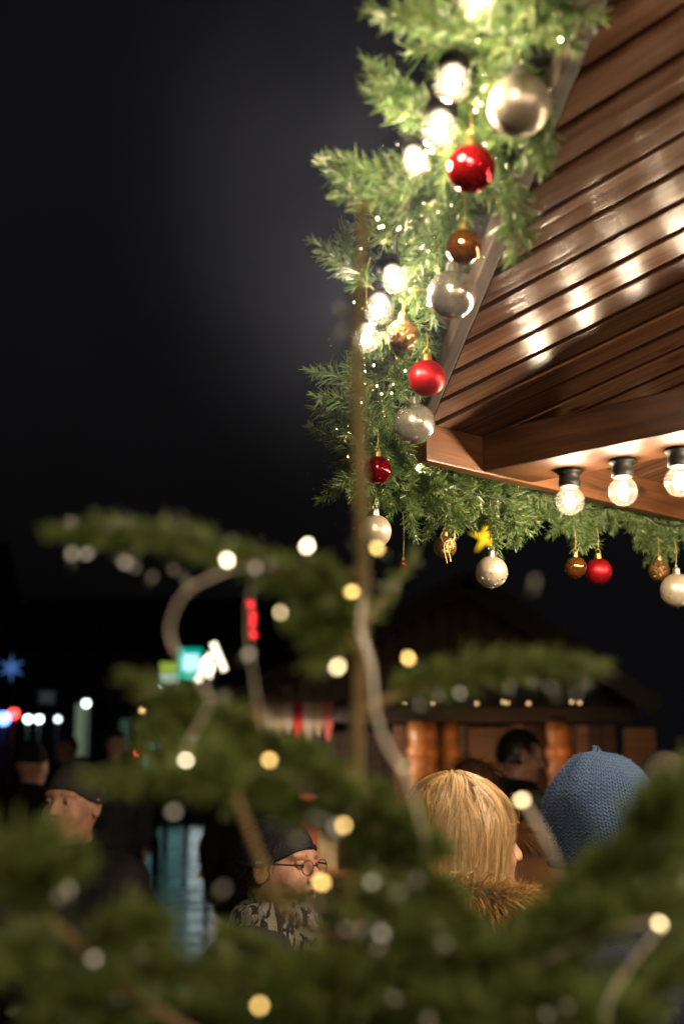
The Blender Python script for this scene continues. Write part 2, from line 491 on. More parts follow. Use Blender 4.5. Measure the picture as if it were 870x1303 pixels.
# ------------------------------------------------------------------ garlands
def needle_mat(name, cols, rough=0.38, spec=0.5):
    m = bpy.data.materials.new(name); m.use_nodes = True
    n = m.node_tree.nodes; l = m.node_tree.links; b = n['Principled BSDF']
    geo = n.new('ShaderNodeNewGeometry'); cr = n.new('ShaderNodeValToRGB')
    el = cr.color_ramp.elements
    el[0].position = 0; el[0].color = (*cols[0], 1); el[1].position = 1; el[1].color = (*cols[-1], 1)
    for i, c in enumerate(cols[1:-1]):
        e = el.new((i + 1) / (len(cols) - 1)); e.color = (*c, 1)
    l.new(geo.outputs['Random Per Island'], cr.inputs['Fac']); l.new(cr.outputs['Color'], b.inputs['Base Color'])
    b.inputs['Roughness'].default_value = rough
    b.inputs['Specular IOR Level'].default_value = spec
    tr = n.new('ShaderNodeBsdfTranslucent'); mx = n.new('ShaderNodeMixShader'); mx.inputs[0].default_value = 0.22
    l.new(cr.outputs['Color'], tr.inputs['Color'])
    l.new(b.outputs[0], mx.inputs[1]); l.new(tr.outputs[0], mx.inputs[2])
    l.new(mx.outputs[0], n['Material Output'].inputs['Surface'])
    return m
M_GARL = needle_mat('garland_needles', [(0.048, 0.112, 0.038), (0.098, 0.180, 0.058), (0.175, 0.260, 0.088), (0.34, 0.39, 0.17)], 0.32, 0.7)
M_CORE = mat('core_wire', (0.02, 0.04, 0.02), 0.6, noise=0.3)
M_TWIG = mat('garland_twig', (0.10, 0.065, 0.025), 0.6, noise=0.4)

def needles_along(path, n, ln, wd, spread, rs, taper=0.6, flat=None, droop=0.0):
    """flat strip needles round a path; returns quads"""
    P = np.array([tuple(p) for p in path], np.float64)
    seg = np.linalg.norm(np.diff(P, axis=0), axis=1); cum = np.concatenate([[0], np.cumsum(seg)]); L = cum[-1]
    s = np.sort(rs.uniform(0.02, 1.0, n)) * L
    pos = np.stack([np.interp(s, cum, P[:, i]) for i in range(3)], 1)
    idx = np.clip(np.searchsorted(cum, s) - 1, 0, len(seg) - 1)
    d = (P[idx + 1] - P[idx]) / seg[idx][:, None]
    r = rs.normal(size=(n, 3)); r -= (r * d).sum(1)[:, None] * d
    if flat is not None:                                  # keep needles off the underside
        r += np.array([0, 0, 1.0]) * flat
        r -= (r * d).sum(1)[:, None] * d
    r /= np.linalg.norm(r, axis=1)[:, None] + 1e-9
    ang = np.radians(rs.uniform(spread[0], spread[1], n))
    ang *= np.where(s > L * 0.93, 0.55, 1.0)
    nd = d * np.cos(ang)[:, None] + r * np.sin(ang)[:, None]
    nd[:, 2] -= droop; nd /= np.linalg.norm(nd, axis=1)[:, None]
    le = ln * rs.uniform(0.55, 1.25, n) * (1 - (1 - taper) * (s / L) ** 3)
    sd = np.cross(nd, rs.normal(size=(n, 3))); sd /= np.linalg.norm(sd, axis=1)[:, None] + 1e-9
    w = wd * rs.uniform(0.8, 1.2, n)
    bend = rs.normal(size=(n, 3)) * 0.12
    a = pos - sd * (w * 0.5)[:, None]; b = pos + sd * (w * 0.5)[:, None]
    mid = pos + nd * (le * 0.55)[:, None]; tip = pos + (nd + bend) * le[:, None]
    V = np.stack([a, b, mid + sd * (w * 0.55)[:, None], mid - sd * (w * 0.55)[:, None], tip + sd * (w * 0.22)[:, None], tip - sd * (w * 0.22)[:, None]], 1).reshape(-1, 3)
    i0 = np.arange(n)[:, None] * 6
    F = np.concatenate([i0 + np.array([[0, 1, 2, 3]]), i0 + np.array([[3, 2, 4, 5]])], 1).reshape(-1, 4)
    return V, F
def sprig_mesh(seed, L):
    rs = np.random.RandomState(seed)
    path = [Vector((0, 0, 0))]
    d = Vector((0, 0, 1)); c = Vector((rs.normal(), rs.normal(), 0)) * 0.10
    for k in range(6):
        path.append(path[-1] + d * (L / 6)); d = (d + c + Vector((rs.normal(), rs.normal(), 0)) * 0.06).normalized()
    V, F = needles_along(path, int(L * 1750), 0.031, 0.0021, (32, 72), rs)
    tw = tube_mesh('tmp', path, 0.0014, 4)
    v = np.zeros(len(tw.vertices) * 3, np.float32); tw.vertices.foreach_get('co', v)
    f = np.array([list(p.vertices) for p in tw.polygons]); bpy.data.meshes.remove(tw)
    nf = len(F)
    V, F = join_np([(V, F), (v.reshape(-1, 3), f)])
    me = mesh_np('sprig', V, F)
    me.materials.append(M_GARL); me.materials.append(M_TWIG)
    mi = np.zeros(len(F), np.int32); mi[nf:] = 1
    if len(me.polygons) == len(mi): me.polygons.foreach_set('material_index', mi)
    return me
SPRIGS = [sprig_mesh(100 + i, L) for i, L in enumerate((0.085, 0.095, 0.10, 0.11, 0.12, 0.13, 0.09, 0.105))]
def garland(label, core, n, rs, aim, spread=1.0, scale=1.0, extra=()):
    core = catmull(core, 10)
    g = empty('garland', core[0], 0, label, 'garland', 'green garlands on the stall roof')
    inv = Matrix.Translation(-Vector(core[0]))
    link('core_wire', tube_mesh('core_wire', [p - core[0] for p in core], 0.0022, 6), M_CORE, g)
    def put(p, d, s):
        q = d.to_track_quat('Z', 'Y') @ Quaternion((0, 0, 1), rs.uniform(0, 6.28))
        link('sprig', SPRIGS[rs.randint(0, len(SPRIGS) - 1)], None, g, inv @ Matrix.Translation(p) @ q.to_matrix().to_4x4() @ Matrix.Diagonal((s, s, s, 1)))
    for k in range(n):
        t = (k + rs.random()) / n * (len(core) - 1.001)
        i = int(t); p = core[i].lerp(core[i + 1], t - i)
        ax = (core[i + 1] - core[i]).normalized()
        for _ in range(12):
            v = Vector((rs.gauss(0, 1), rs.gauss(0, 1), rs.gauss(0, 1)))
            v -= ax * v.dot(ax); v.normalize()
            v = (v + ax * rs.uniform(-0.8, 0.8) + aim(t / len(core), rs) * spread).normalized()
            if ok_dir(p, v): break
        put(p, v, scale * rs.uniform(0.75, 1.12))
    for (p, d, s) in extra: put(p, d, s)
    return g
def ok_dir(p, v):
    # sprigs stay outside the boards: below the soffit and inward of the verge or fascia is kept clear
    q = p + v * 0.10
    rel = q - O
    inside_verge = rel.dot(side) < -0.04
    inside_eave = rel.dot(G) > -0.03
    return not (inside_verge and inside_eave)
vg = random.Random(21)
VPX = [(690, -110, 1.42), (660, 0, 1.56), (624, 110, 1.72), (580, 215, 1.90), (536, 335, 2.15), (500, 465, 2.47), (484, 560, 2.68), (478, 612, 2.80)]
vcore = [at(a, b, z + 0.09) for a, b, z in VPX]
extra = []
def toward(a, b, s):                              # a sprig from a to the picture point b
    A = at(*a); Bp = at(*b); return (A, (Bp - A).normalized(), s)
for a, b in (((550, 135, 1.82), (490, 112, 1.80)), ((545, 150, 1.82), (490, 125, 1.80)), ((525, 240, 1.92), (450, 212, 1.90)), ((535, 225, 1.92), (465, 205, 1.88)), ((515, 260, 1.95), (460, 240, 1.92)),
             ((465, 500, 2.5), (396, 450, 2.5)), ((470, 530, 2.55), (408, 480, 2.5)), ((455, 560, 2.6), (415, 500, 2.6)), ((590, 40, 1.6), (520, 10, 1.6)),
             ((470, 360, 2.2), (436, 330, 2.2)), ((470, 590, 2.7), (436, 560, 2.7)), ((470, 610, 2.75), (438, 600, 2.7)),
             ((690, 120, 1.70), (645, 330, 1.85)), ((650, 220, 1.80), (640, 345, 1.9))):
    extra.append(toward(a, b, 1.0)); extra.append(toward((a[0] + 6, a[1] + 8, a[2]), (b[0] + 12, b[1] + 16, b[2]), 0.9))
garland('bushy green needle garland running up the slanting roof edge', vcore, 262, vg, lambda t, rs: Vector((-0.15, 0.0, 0.10)), 0.8, 0.88, extra)
eg = random.Random(22)
EPX = [(470, 596, 2.78), (520, 622, 2.86), (575, 628, 2.93), (640, 642, 3.02), (690, 632, 3.10), (745, 654, 3.18), (800, 652, 3.27), (850, 676, 3.34), (930, 668, 3.46), (1050, 712, 3.65), (1200, 700, 3.95)]
ecore = [at(a, b - 7, z) for a, b, z in EPX]
def aim_e(t, rs):
    return Vector((0, 0, -0.35)) + E_ * 0.2 - Vector((0, 0.25, 0))
extra = []
for (px, py, z) in ((560, 640, 2.9), (575, 640, 2.92), (640, 650, 3.0), (650, 650, 3.02), (660, 645, 3.04), (745, 655, 3.18), (735, 660, 3.17), (720, 650, 3.15), (838, 680, 3.32), (850, 685, 3.33), (820, 665, 3.3), (520, 630, 2.87)):
    for _ in range(3):
        extra.append((at(px + eg.uniform(-10, 10), py + eg.uniform(-8, 4), z), Vector((eg.uniform(-0.5, 0.5), eg.uniform(-0.4, 0.4), -1)).normalized(), eg.uniform(0.6, 0.8)))
garland('green needle garland drooping in swags along the eave board', ecore, 250, eg, aim_e, 0.7, 0.78, extra)

def above_roof(px, py, z):
    r = ray(px, py); n = Vector((-K * G.x, -K * G.y, 1)).normalized()
    zc = (O - CAM).dot(n) / r.dot(n)                    # where the sight line meets the roof plane
    return CAM + r * (zc - 0.05)
# light string wound into the slanting garland
ls_pts = [(650, -60, 1.42), (575, 20, 1.52), (572, 100, 1.62), (556, 165, 1.70), (528, 210, 1.80), (505, 290, 1.98), (500, 352, 2.10), (480, 395, 2.20), (466, 430, 2.28), (470, 520, 2.55), (476, 600, 2.76)]
ls = empty('light_string', at(*ls_pts[0]), 0, 'string of bright globe bulbs wound into the slanting garland', 'light string')
o0 = at(*ls_pts[0])
link('cable', tube_mesh('cable', [p - o0 for p in catmull([at(a, b, z + 0.16) for a, b, z in ls_pts], 8)], 0.003, 6), M_BLACK, ls)
for (px, py, z, s, dx) in ((606, -6, 1.50, 0.75, 0.3), (575, 106, 1.56, 0.75, -0.25), (558, 165, 1.63, 0.80, -0.3), (529, 205, 1.76, 0.62, 0.5), (503, 356, 2.03, 0.72, 0.6), (481, 394, 2.12, 0.80, -0.3), (466, 431, 2.20, 0.80, -0.2), (530, 596, 2.80, 0.35, 0.2)):
    b = bulb('bulb', ls, BULB_W * (0.50 if s > 0.5 else 0.2))
    c = above_roof(px, py, z)
    q = Vector((-dx * 0.4, 0.5, 0.75)).normalized().to_track_quat('Z', 'Y')
    b.matrix_local = Matrix.Translation(c - o0 - q @ Vector((0, 0, -0.062 * s))) @ q.to_matrix().to_4x4() @ Matrix.Diagonal((s, s, s, 1))

WV = random.Random(31)
wv_pts = []
cv_ = catmull(vcore, 10)
for k in range(8, len(cv_)):
    wv_pts.append(cv_[k] + Vector((WV.uniform(-0.075, 0.03), -0.045 + WV.uniform(-0.03, 0.02), WV.uniform(-0.04, 0.05))))
wpath = catmull(wv_pts, 4)
w0 = wpath[0].copy()
micro = empty('micro_light_string', w0, 0, 'thin wire of tiny warm lights woven through the slanting garland', 'light string')
link('wire', tube_mesh('wire', [p - w0 for p in wpath], 0.0006, 5), M_GOLD, micro)
MIC = lathe_mesh('micro_light', [(0.0016 * math.sin(math.pi * k / 6), 0.0022 * math.cos(math.pi * k / 6)) for k in range(7)], 8); MIC.materials.append(emit('micro_glow', (1.0, 0.72, 0.36), 16))
for k in range(130):
    p = wpath[WV.randint(0, len(wpath) - 1)] + Vector((WV.gauss(0, 0.016), WV.gauss(-0.008, 0.012), WV.gauss(0, 0.016)))
    o = link('micro_light', MIC, None, micro); o.location = p - w0
# water drops caught in the garlands
M_DROP = mat('water_drop', (0.9, 0.9, 0.9), 0.07, 1.0)
ico = bmesh.new(); bmesh.ops.create_icosphere(ico, subdivisions=2, radius=1.0)
icv = np.array([v.co[:] for v in ico.verts]); icf = np.array([[v.index for v in f.verts] for f in ico.faces]); ico.free()
dp = []
cc = catmull(vcore, 10)
for k in range(170):
    p = cc[rnd.randint(8, len(cc) - 1)] + Vector((rnd.gauss(-0.01, 0.05), rnd.gauss(-0.03, 0.03), rnd.gauss(0.0, 0.05)))
    dp.append((icv * rnd.uniform(0.0010, 0.0024) + np.array(p), icf))
ce = catmull(ecore, 10)
for k in range(50):
    p = ce[rnd.randint(0, len(ce) - 30)] + Vector((rnd.gauss(0, 0.04), rnd.gauss(-0.02, 0.03), rnd.gauss(-0.03, 0.03)))
    dp.append((icv * rnd.uniform(0.0008, 0.0016) + np.array(p), icf))
tag(link('water_drops', mesh_np('water_drops', *join_np(dp), True), M_DROP), 'tiny water drops glinting on the garland needles', 'drops', kind='stuff')

# ------------------------------------------------------------------ baubles
def bauble_mat(name, col, rough, metal=1.0, kind='plain'):
    m = mat(name, col, rough, metal, bump=0.02 if rough > 0.2 else 0.006, bscale=40, noise=0.12, nscale=30)
    if kind == 'glitter':
        n = m.node_tree.nodes; l = m.node_tree.links; b = n['Principled BSDF']
        tc = n.new('ShaderNodeTexCoord'); v = n.new('ShaderNodeTexVoronoi'); v.inputs['Scale'].default_value = 420
        l.new(tc.outputs['Object'], v.inputs['Vector'])
        g = n.new('ShaderNodeNewGeometry'); s = n.new('ShaderNodeVectorMath'); s.operation = 'SUBTRACT'; s.inputs[1].default_value = (0.5, 0.5, 0.5)
        sc = n.new('ShaderNodeVectorMath'); sc.operation = 'SCALE'; sc.inputs['Scale'].default_value = 1.3
        a = n.new('ShaderNodeVectorMath'); a.operation = 'ADD'; nm = n.new('ShaderNodeVectorMath'); nm.operation = 'NORMALIZE'
        l.new(v.outputs['Color'], s.inputs[0]); l.new(s.outputs[0], sc.inputs[0]); l.new(sc.outputs[0], a.inputs[0]); l.new(g.outputs['Normal'], a.inputs[1])
        l.new(a.outputs[0], nm.inputs[0]); l.new(nm.outputs[0], b.inputs['Normal'])
    return m
BM = {
    'satin': bauble_mat('satin_silver', (0.42, 0.37, 0.30), 0.36, 0.7),
    'mirror': bauble_mat('mirror_silver', (0.82, 0.77, 0.68), 0.20, 0.82),
    'pearl': bauble_mat('pearl_silver', (0.60, 0.52, 0.40), 0.30, 0.5),
    'red': bauble_mat('shiny_red', (0.50, 0.012, 0.018), 0.08, 0.9),
    'satinred': bauble_mat('satin_red', (0.62, 0.018, 0.025), 0.36, 0.85),
    'copper': bauble_mat('shiny_copper', (0.30, 0.10, 0.018), 0.10, 0.8),
    'glitter': bauble_mat('gold_glitter', (0.26, 0.14, 0.055), 0.32, 0.75, 'glitter'),
}
for _m in ('mirror', 'copper'):
    BM[_m].node_tree.nodes['Principled BSDF'].inputs['Coat Weight'].default_value = 1.0
    BM[_m].node_tree.nodes['Principled BSDF'].inputs['Coat Roughness'].default_value = 0.03
M_STRING = mat('gold_thread', (0.55, 0.38, 0.12), 0.45, 0.6)
M_CRYST = mat('crystal_bead', (0.85, 0.83, 0.8), 0.08, 1.0)
BALL = lathe_mesh('ball', [(math.sin(math.pi * k / 24), -math.cos(math.pi * k / 24)) for k in range(25)], 40)
def bauble(px, py, dpx, z, kind, label, gold=True, hang=0.035, ribbon=False, crystals=0, tilt=(0, 0)):
    c = at(px, py, z); r = dpx / 2 / FPX * z
    t = empty('bauble', (c.x, c.y, c.z - r), 0, label, 'bauble', 'baubles hung on the garlands')
    me = BALL.copy(); b = link('ball', me, BM[kind], t); b.location = (0, 0, r); b.scale = (r, r, r)
    b.rotation_euler = (tilt[0], tilt[1], rnd.uniform(0, 6))
    # bake the scale so bump and glitter keep their real size
    me.transform(Matrix.Diagonal((r, r, r, 1))); b.scale = (1, 1, 1)
    capm = M_GOLD if gold else M_SILCAP
    cr = min(0.0085, r * 0.26)
    link('cap', lathe_mesh('cap', [(0, cr * 1.5), (cr * 0.75, cr * 1.5), (cr, cr * 1.25), (cr * 0.92, cr * 0.9), (cr * 1.05, cr * 0.5), (cr * 1.05, -cr * 0.35)], 20), capm, t).location = (0, 0, 2 * r)
    ring = [(cr * 0.75 * math.cos(a), 0, 2 * r + cr * 1.9 + cr * 0.75 * math.sin(a)) for a in np.linspace(0, 2 * math.pi, 17)[:-1]]
    o = link('ring', tube_mesh('ring', ring, 0.0007, 6, closed=True), capm, t); o.rotation_euler = (0, 0, rnd.uniform(0, 3))
    zt = 2 * r + cr * 2.4
    st = [(0, 0, zt), (0.002, 0.001, zt + hang * 0.5), (0.0, 0.003, zt + hang)]
    link('thread', tube_mesh('thread', catmull(st, 4), 0.0007, 5), M_STRING, t)
    if ribbon:
        pts1 = [(0, -r * 0.05, zt), (r * 0.75, -r * 0.5, zt - cr * 0.3), (r * 0.7, -r * 0.72, r * 1.55), (0, -r * 1.02, r * 1.3), (-0.004, -r * 1.03, r * 0.7), (0.002, -r * 1.0, -r * 0.6)]
        pts2 = [(0, -r * 0.05, zt), (-r * 0.4, -r * 0.7, r * 1.9), (-r * 0.25, -r * 0.98, r * 1.3), (0, -r * 1.05, r * 1.0), (0.006, -r * 1.05, r * 0.2), (0.009, -r * 0.95, -r * 0.45)]
        for pp in (pts1, pts2):
            link('ribbon', tube_mesh('ribbon', catmull(pp, 6), 0.0011, 5), M_STRING, t)
    if crystals:
        ps = []
        rc = random.Random(5)
        for k in range(crystals):
            th = rc.uniform(0, 6.283); ph = rc.uniform(-1.5, -0.15)
            d = np.array([math.cos(th) * math.cos(ph), math.sin(th) * math.cos(ph), math.sin(ph)])
            ps.append((icv * rc.uniform(0.0010, 0.0022) + d * r * 1.0 + np.array([0, 0, r]), icf))
        ps.append((icv * 0.003 + np.array([0, 0, -0.001]), icf))
        tag(link('crystal_beads', mesh_np('crystal_beads', *join_np(ps), True), M_CRYST, t), kind='stuff')
    return t
bauble(660, 134, 80, 1.66, 'satin', 'large matt silver bauble beside the upper soffit planks', False, 0.03)
bauble(599, 215, 61, 1.78, 'red', 'shiny dark red bauble hanging below the two brightest bulbs', True, 0.03)
bauble(590, 314, 46, 1.95, 'copper', 'shiny brown copper bauble just above a clear silver one', True, 0.04)
bauble(575, 375, 63, 2.08, 'mirror', 'mirror silver bauble below the brown copper one on the roof edge', False, 0.03)
bauble(512, 427, 40, 2.20, 'glitter', 'brown glitter bauble nestled in the slanting garland', True, 0.02)
bauble(543, 481, 47, 2.36, 'satinred', 'satin red bauble hanging just above the roof corner', True, 0.03)
bauble(527, 539, 53, 2.55, 'mirror', 'mirror silver bauble hanging at the roof corner under the satin red one', False, 0.02)
bauble(480, 598, 36, 2.66, 'red', 'shiny red bauble behind the tip of the fir tree', True, 0.04)
bauble(477, 676, 42, 2.74, 'pearl', 'beige pearl bauble hanging lowest where the two garlands meet', False, 0.04)
bauble(566, 696, 29, 2.88, 'glitter', 'small brown glitter bauble tied with gold thread ends hanging down', True, 0.05, ribbon=True)
bauble(625, 728, 41, 2.96, 'pearl', 'silver bauble with clear beads on its lower half', False, 0.10, crystals=60)
bauble(732, 722, 28, 3.10, 'copper', 'small shiny amber bauble touching a satin red one', True, 0.05)
bauble(761, 727, 34, 3.14, 'satinred', 'satin red bauble under the eave garland, beside a small amber one', True, 0.05)
bauble(838, 726, 27, 3.25, 'glitter', 'small brown glitter bauble beside a pale silver one', True, 0.04, tilt=(0.2, 0.1))
bauble(861, 751, 43, 3.22, 'pearl', 'pale silver bauble with dripping bead pattern near the small glitter one', False, 0.06, crystals=25)
bauble(513, 719, 13, 3.1, 'red', 'tiny red bauble peeping out beside the fir trunk', True, 0.10)
# ================================================================== fir tree in front
M_BARK = mat('fir_bark', (0.19, 0.14, 0.055), 0.75, noise=0.35, nscale=30, bump=0.5, bscale=90)
M_STEM = mat('fir_stem', (0.24, 0.17, 0.075), 0.7, noise=0.3, nscale=40, bump=0.3)
M_FIR = needle_mat('fir_needles', [(0.070, 0.120, 0.026), (0.112, 0.172, 0.040), (0.155, 0.220, 0.058), (0.235, 0.29, 0.09)], 0.40, 0.5)
TB = at(452, 980, 1.05); TT = at(462, 268, 1.06)
tdir = (TT - TB).normalized()
troot = Vector((TB.x - 0.012, TB.y + 0.002, 0.0))
tree = empty('fir_tree', troot, 0, 'young fir tree with bare tall leader, wound with small lights', 'tree')
tp = [troot, Vector((troot.x + 0.004, troot.y, 0.7)), Vector((TB.x - 0.002, TB.y, TB.z - 0.15)), TB, TB.lerp(TT, 0.35) + Vector((0.003, 0, 0)), TB.lerp(TT, 0.7) - Vector((0.003, 0, 0)), TT]
tl = [p - troot for p in catmull(tp, 8)]
tk = tube_mesh('trunk', tl, 1.0, 12)
tv = np.zeros(len(tk.vertices) * 3, np.float32); tk.vertices.foreach_get('co', tv); tv = tv.reshape(-1, 12, 3)
tr_ = np.interp([q.z for q in tl], [0, TB.z - 0.3, TB.z, TT.z], [0.032, 0.012, 0.0062, 0.0030])
ctr = np.array([tuple(q) for q in tl])[:, None, :]
tv = ctr + (tv - ctr) * tr_[:, None, None]
tk.vertices.foreach_set('co', tv.astype(np.float32).ravel()); tk.update()
link('trunk', tk, M_BARK, tree)
def trunk_at(z):
    return troot + min(tl, key=lambda q: abs(q.z - z))
# buds and bare whorls on the leader
ps = []
trs = np.random.RandomState(5)
lead = [troot + q for q in tl if q.z > TB.z + 0.06]
V, F = needles_along([p for p in lead], 420, 0.013, 0.0016, (20, 50), trs)
def leader_bumps():
    P = []
    for (py, rr) in ((268, 0.010), (300, 0.008), (395, 0.009), (500, 0.008), (560, 0.007), (640, 0.009), (735, 0.011)):
        t = (980 - py) / (980 - 268); c = TB.lerp(TT, t)
        for k in range(4):
            a = k * 1.57 + py; P.append((icv * rr * 0.32 + np.array(c - troot) + np.array([math.cos(a) * rr * 0.55, math.sin(a) * rr * 0.55, 0.002]), icf))
    return join_np(P)
tag(link('bud_clusters', mesh_np('bud_clusters', *leader_bumps(), True), M_BARK, tree), kind='stuff')
tag(link('leader_needles', mesh_np('leader_needles', V - np.array(troot), F), M_FIR, tree), kind='stuff')

def fir_branch(pts, twigs=8, tl_=0.13, dens=4600, r=0.0042, nl=0.02455, seed=0, explicit=(), twig_up=0.0, start=0.15):
    rs = np.random.RandomState(seed + 900)
    main = catmull(pts, 8)
    o = main[0]
    wood_parts = []; np_ = []
    def tubev(path, r0, r1):
        me = tube_mesh('tmp', path, r0, 6, r1)
        v = np.zeros(len(me.vertices) * 3, np.float32); me.vertices.foreach_get('co', v)
        f = np.array([list(p.vertices) for p in me.polygons]); bpy.data.meshes.remove(me)
        return v.reshape(-1, 3), f
    def clothe(path, bare=0.0):
        L = sum((path[i + 1] - path[i]).length for i in range(len(path) - 1))
        k0 = int(len(path) * bare)
        np_.append(needles_along(path[k0:], max(20, int(L * (1 - bare) * dens)), nl, 0.0024, (30, 62), rs, flat=0.35))
    rel = [p - o for p in main]
    wood_parts.append(tubev(rel, r, r * 0.45)); clothe(rel, start)
    tw = []
    for k in range(twigs):
        t = 0.22 + 0.7 * (k + rs.uniform(0.2, 0.8)) / max(twigs, 1)
        i = min(int(t * (len(rel) - 1)), len(rel) - 2)
        d = (rel[i + 1] - rel[i]).normalized()
        sd = d.cross(Vector((0, 0, 1))).normalized() * (1 if k % 2 else -1)
        v = (d * 0.75 + sd * rs.uniform(0.5, 0.9) + Vector((0, 0, rs.uniform(-0.25, 0.15) + twig_up))).normalized()
        L = tl_ * rs.uniform(0.6, 1.1) * (1.15 - 0.7 * t)
        tw.append([rel[i], rel[i] + v * L * 0.5 + Vector((0, 0, 0.004)), rel[i] + (v + d * 0.25).normalized() * L])
    for e in explicit: tw.append([Vector(q) - o for q in e])
    for w in tw:
        c = catmull(w, 5); wood_parts.append(tubev(c, r * 0.55, r * 0.3)); clothe(c)
    b = link('branch', mesh_np('branch', *join_np(wood_parts), True), M_STEM, tree)
    b.location = o - troot
    tag(link('needles', mesh_np('needles', *join_np(np_)), M_FIR, b), kind='stuff')
    return b
A = lambda *l: [at(*p) for p in l]
BR = [
    (A((452, 822, 1.05), (405, 765, 1.0), (320, 716, .95), (190, 684, .92), (70, 678, .90)), dict(twigs=0, nl=0.019, explicit=[A((425, 790, 1.02), (400, 800, .99), (372, 790, .97)), A((440, 812, 1.02), (430, 760, .99), (400, 722, .97)), A((430, 800, 1.03), (415, 830, 1.0), (400, 850, 1.0))])),
    (A((455, 905, 1.05), (540, 872, 1.05), (640, 850, 1.05), (760, 852, 1.05)), dict(twigs=0, nl=0.022)),
    (A((450, 985, 1.05), (370, 962, 1.0), (270, 930, .97), (168, 866, .95)), dict(twigs=3, tl_=0.05, nl=0.019, start=0.05, explicit=[A((360, 960, 1.0), (310, 925, .97), (270, 900, .96)), A((330, 948, .98), (250, 950, .96), (190, 925, .95)), A((340, 955, .98), (260, 972, .95), (180, 955, .93))])),
    (A((452, 1062, 1.05), (380, 1030, .98), (260, 1000, .92), (112, 990, .88)), dict(twigs=2, tl_=0.05, nl=0.020, start=0.05, explicit=[A((400, 1040, .99), (345, 1015, .96), (300, 985, .95))])),
    (A((450, 1200, 1.05), (366, 1165, .95), (326, 1080, .92), (298, 1010, .92), (262, 960, .93)), dict(twigs=0, start=0.70)),
    (A((440, 1420, 1.0), (220, 1300, .90), (110, 1212, .85), (32, 1142, .82), (-60, 1062, .80)), dict(twigs=0, start=0.80, nl=0.0245, explicit=[A((60, 1165, .83), (60, 1120, .82), (100, 1088, .81)), A((40, 1150, .83), (10, 1095, .8), (60, 1066, .8)), A((20, 1130, .82), (-30, 1100, .8), (-60, 1090, .8)), A((110, 1212, .85), (150, 1185, .84), (200, 1178, .83)), A((80, 1185, .83), (20, 1215, .8), (-30, 1240, .8)), A((200, 1290, .89), (140, 1285, .87), (60, 1270, .84))])),
    (A((455, 1085, 1.05), (520, 1112, 1.0), (590, 1172, .95), (640, 1245, .92)), dict(twigs=0, start=0.0, nl=0.0245, explicit=[A((470, 1092, 1.03), (520, 1075, 1.0), (560, 1082, .98))])),
    (A((460, 1340, 1.05), (600, 1245, 1.0), (720, 1150, .95), (810, 1070, .92), (900, 1000, .90)), dict(twigs=2, tl_=0.08, start=0.1, nl=0.025, explicit=[A((760, 1115, .93), (830, 1095, .9), (890, 1075, .9)), A((800, 1080, .92), (830, 1030, .9), (890, 985, .9)), A((690, 1175, .95), (740, 1160, .93), (800, 1140, .9))])),
    (A((460, 1310, 1.05), (620, 1240, .95), (760, 1180, .90), (890, 1145, .88)), dict(twigs=3, tl_=0.09, start=0.1)),
    (A((456, 800, 1.08), (495, 755, 1.14), (530, 700, 1.18)), dict(twigs=0, nl=0.013, dens=1200)),
    (A((455, 1120, 1.05), (470, 1060, 1.0), (482, 1012, .98)), dict(twigs=1, tl_=0.05, start=0)),
    (A((453, 1060, 1.05), (432, 1020, .99), (408, 985, .96)), dict(twigs=0, start=0)),
    (A((450, 1360, 1.0), (350, 1275, .90), (260, 1242, .88), (150, 1232, .85)), dict(twigs=2, tl_=0.07, start=0.05)),
    (A((450, 1390, 1.0), (540, 1300, .92), (650, 1272, .90), (770, 1285, .88)), dict(twigs=5, tl_=0.10, start=0.05)),
    (A((455, 1260, 1.03), (520, 1225, .98), (600, 1228, .95), (680, 1255, .92)), dict(twigs=3, tl_=0.05, start=0.05)),
    (A((450, 1300, 1.0), (472, 1240, .95), (488, 1180, .93), (495, 1140, .92)), dict(twigs=2, tl_=0.06, start=0.05)),
    (A((450, 1420, 1.05), (300, 1345, 1.0), (170, 1310, .98), (40, 1300, .96)), dict(twigs=3, tl_=0.11, start=0.05)),
    (A((455, 1420, 1.0), (660, 1335, .95), (790, 1280, .92), (890, 1220, .90)), dict(twigs=3, tl_=0.11, start=0.05)),
    (A((450, 1330, 1.0), (432, 1280, .92), (440, 1225, .90)), dict(twigs=2, tl_=0.06, start=0)),
    (A((455, 1290, 1.0), (560, 1265, .95), (660, 1225, .93), (720, 1240, .9)), dict(twigs=4, tl_=0.08, start=0)),
    (A((450, 1400, 1.05), (380, 1335, 1.06), (300, 1295, 1.03), (200, 1282, 1.01)), dict(twigs=2, tl_=0.08, start=0)),
    (A((455, 1330, 1.05), (560, 1262, 1.09), (645, 1225, 1.06)), dict(twigs=1, tl_=0.06, start=0)),
    (A((455, 1250, 1.08), (432, 1210, 1.12), (428, 1165, 1.11)), dict(twigs=0, tl_=0.05, start=0)),
    (A((455, 1220, 1.10), (510, 1175, 1.05), (555, 1140, 1.12)), dict(twigs=0, tl_=0.05, start=0)),
    (A((460, 1400, 1.05), (740, 1300, 1.02), (880, 1190, 1.00)), dict(twigs=3, tl_=0.10, start=0.1)),
    (A((455, 1270, 1.09), (395, 1262, 1.12), (330, 1215, 1.11), (285, 1190, 1.10)), dict(twigs=0, tl_=0.04, start=0.1)),
    (A((455, 1250, 1.10), (540, 1225, 1.12), (620, 1215, 1.09), (690, 1222, 1.07)), dict(twigs=1, tl_=0.05, start=0)),
    (A((450, 1440, 1.05), (250, 1330, 1.00), (110, 1260, 0.96), (10, 1215, 0.94)), dict(twigs=2, tl_=0.09, start=0.1)),
    (A((455, 1185, 1.03), (415, 1155, .98), (365, 1140, .95), (335, 1142, .94)), dict(twigs=0, nl=0.013, dens=2600, start=0.1)),
]
for i, (pts, kw) in enumerate(BR): fir_branch(pts, seed=i, **kw)
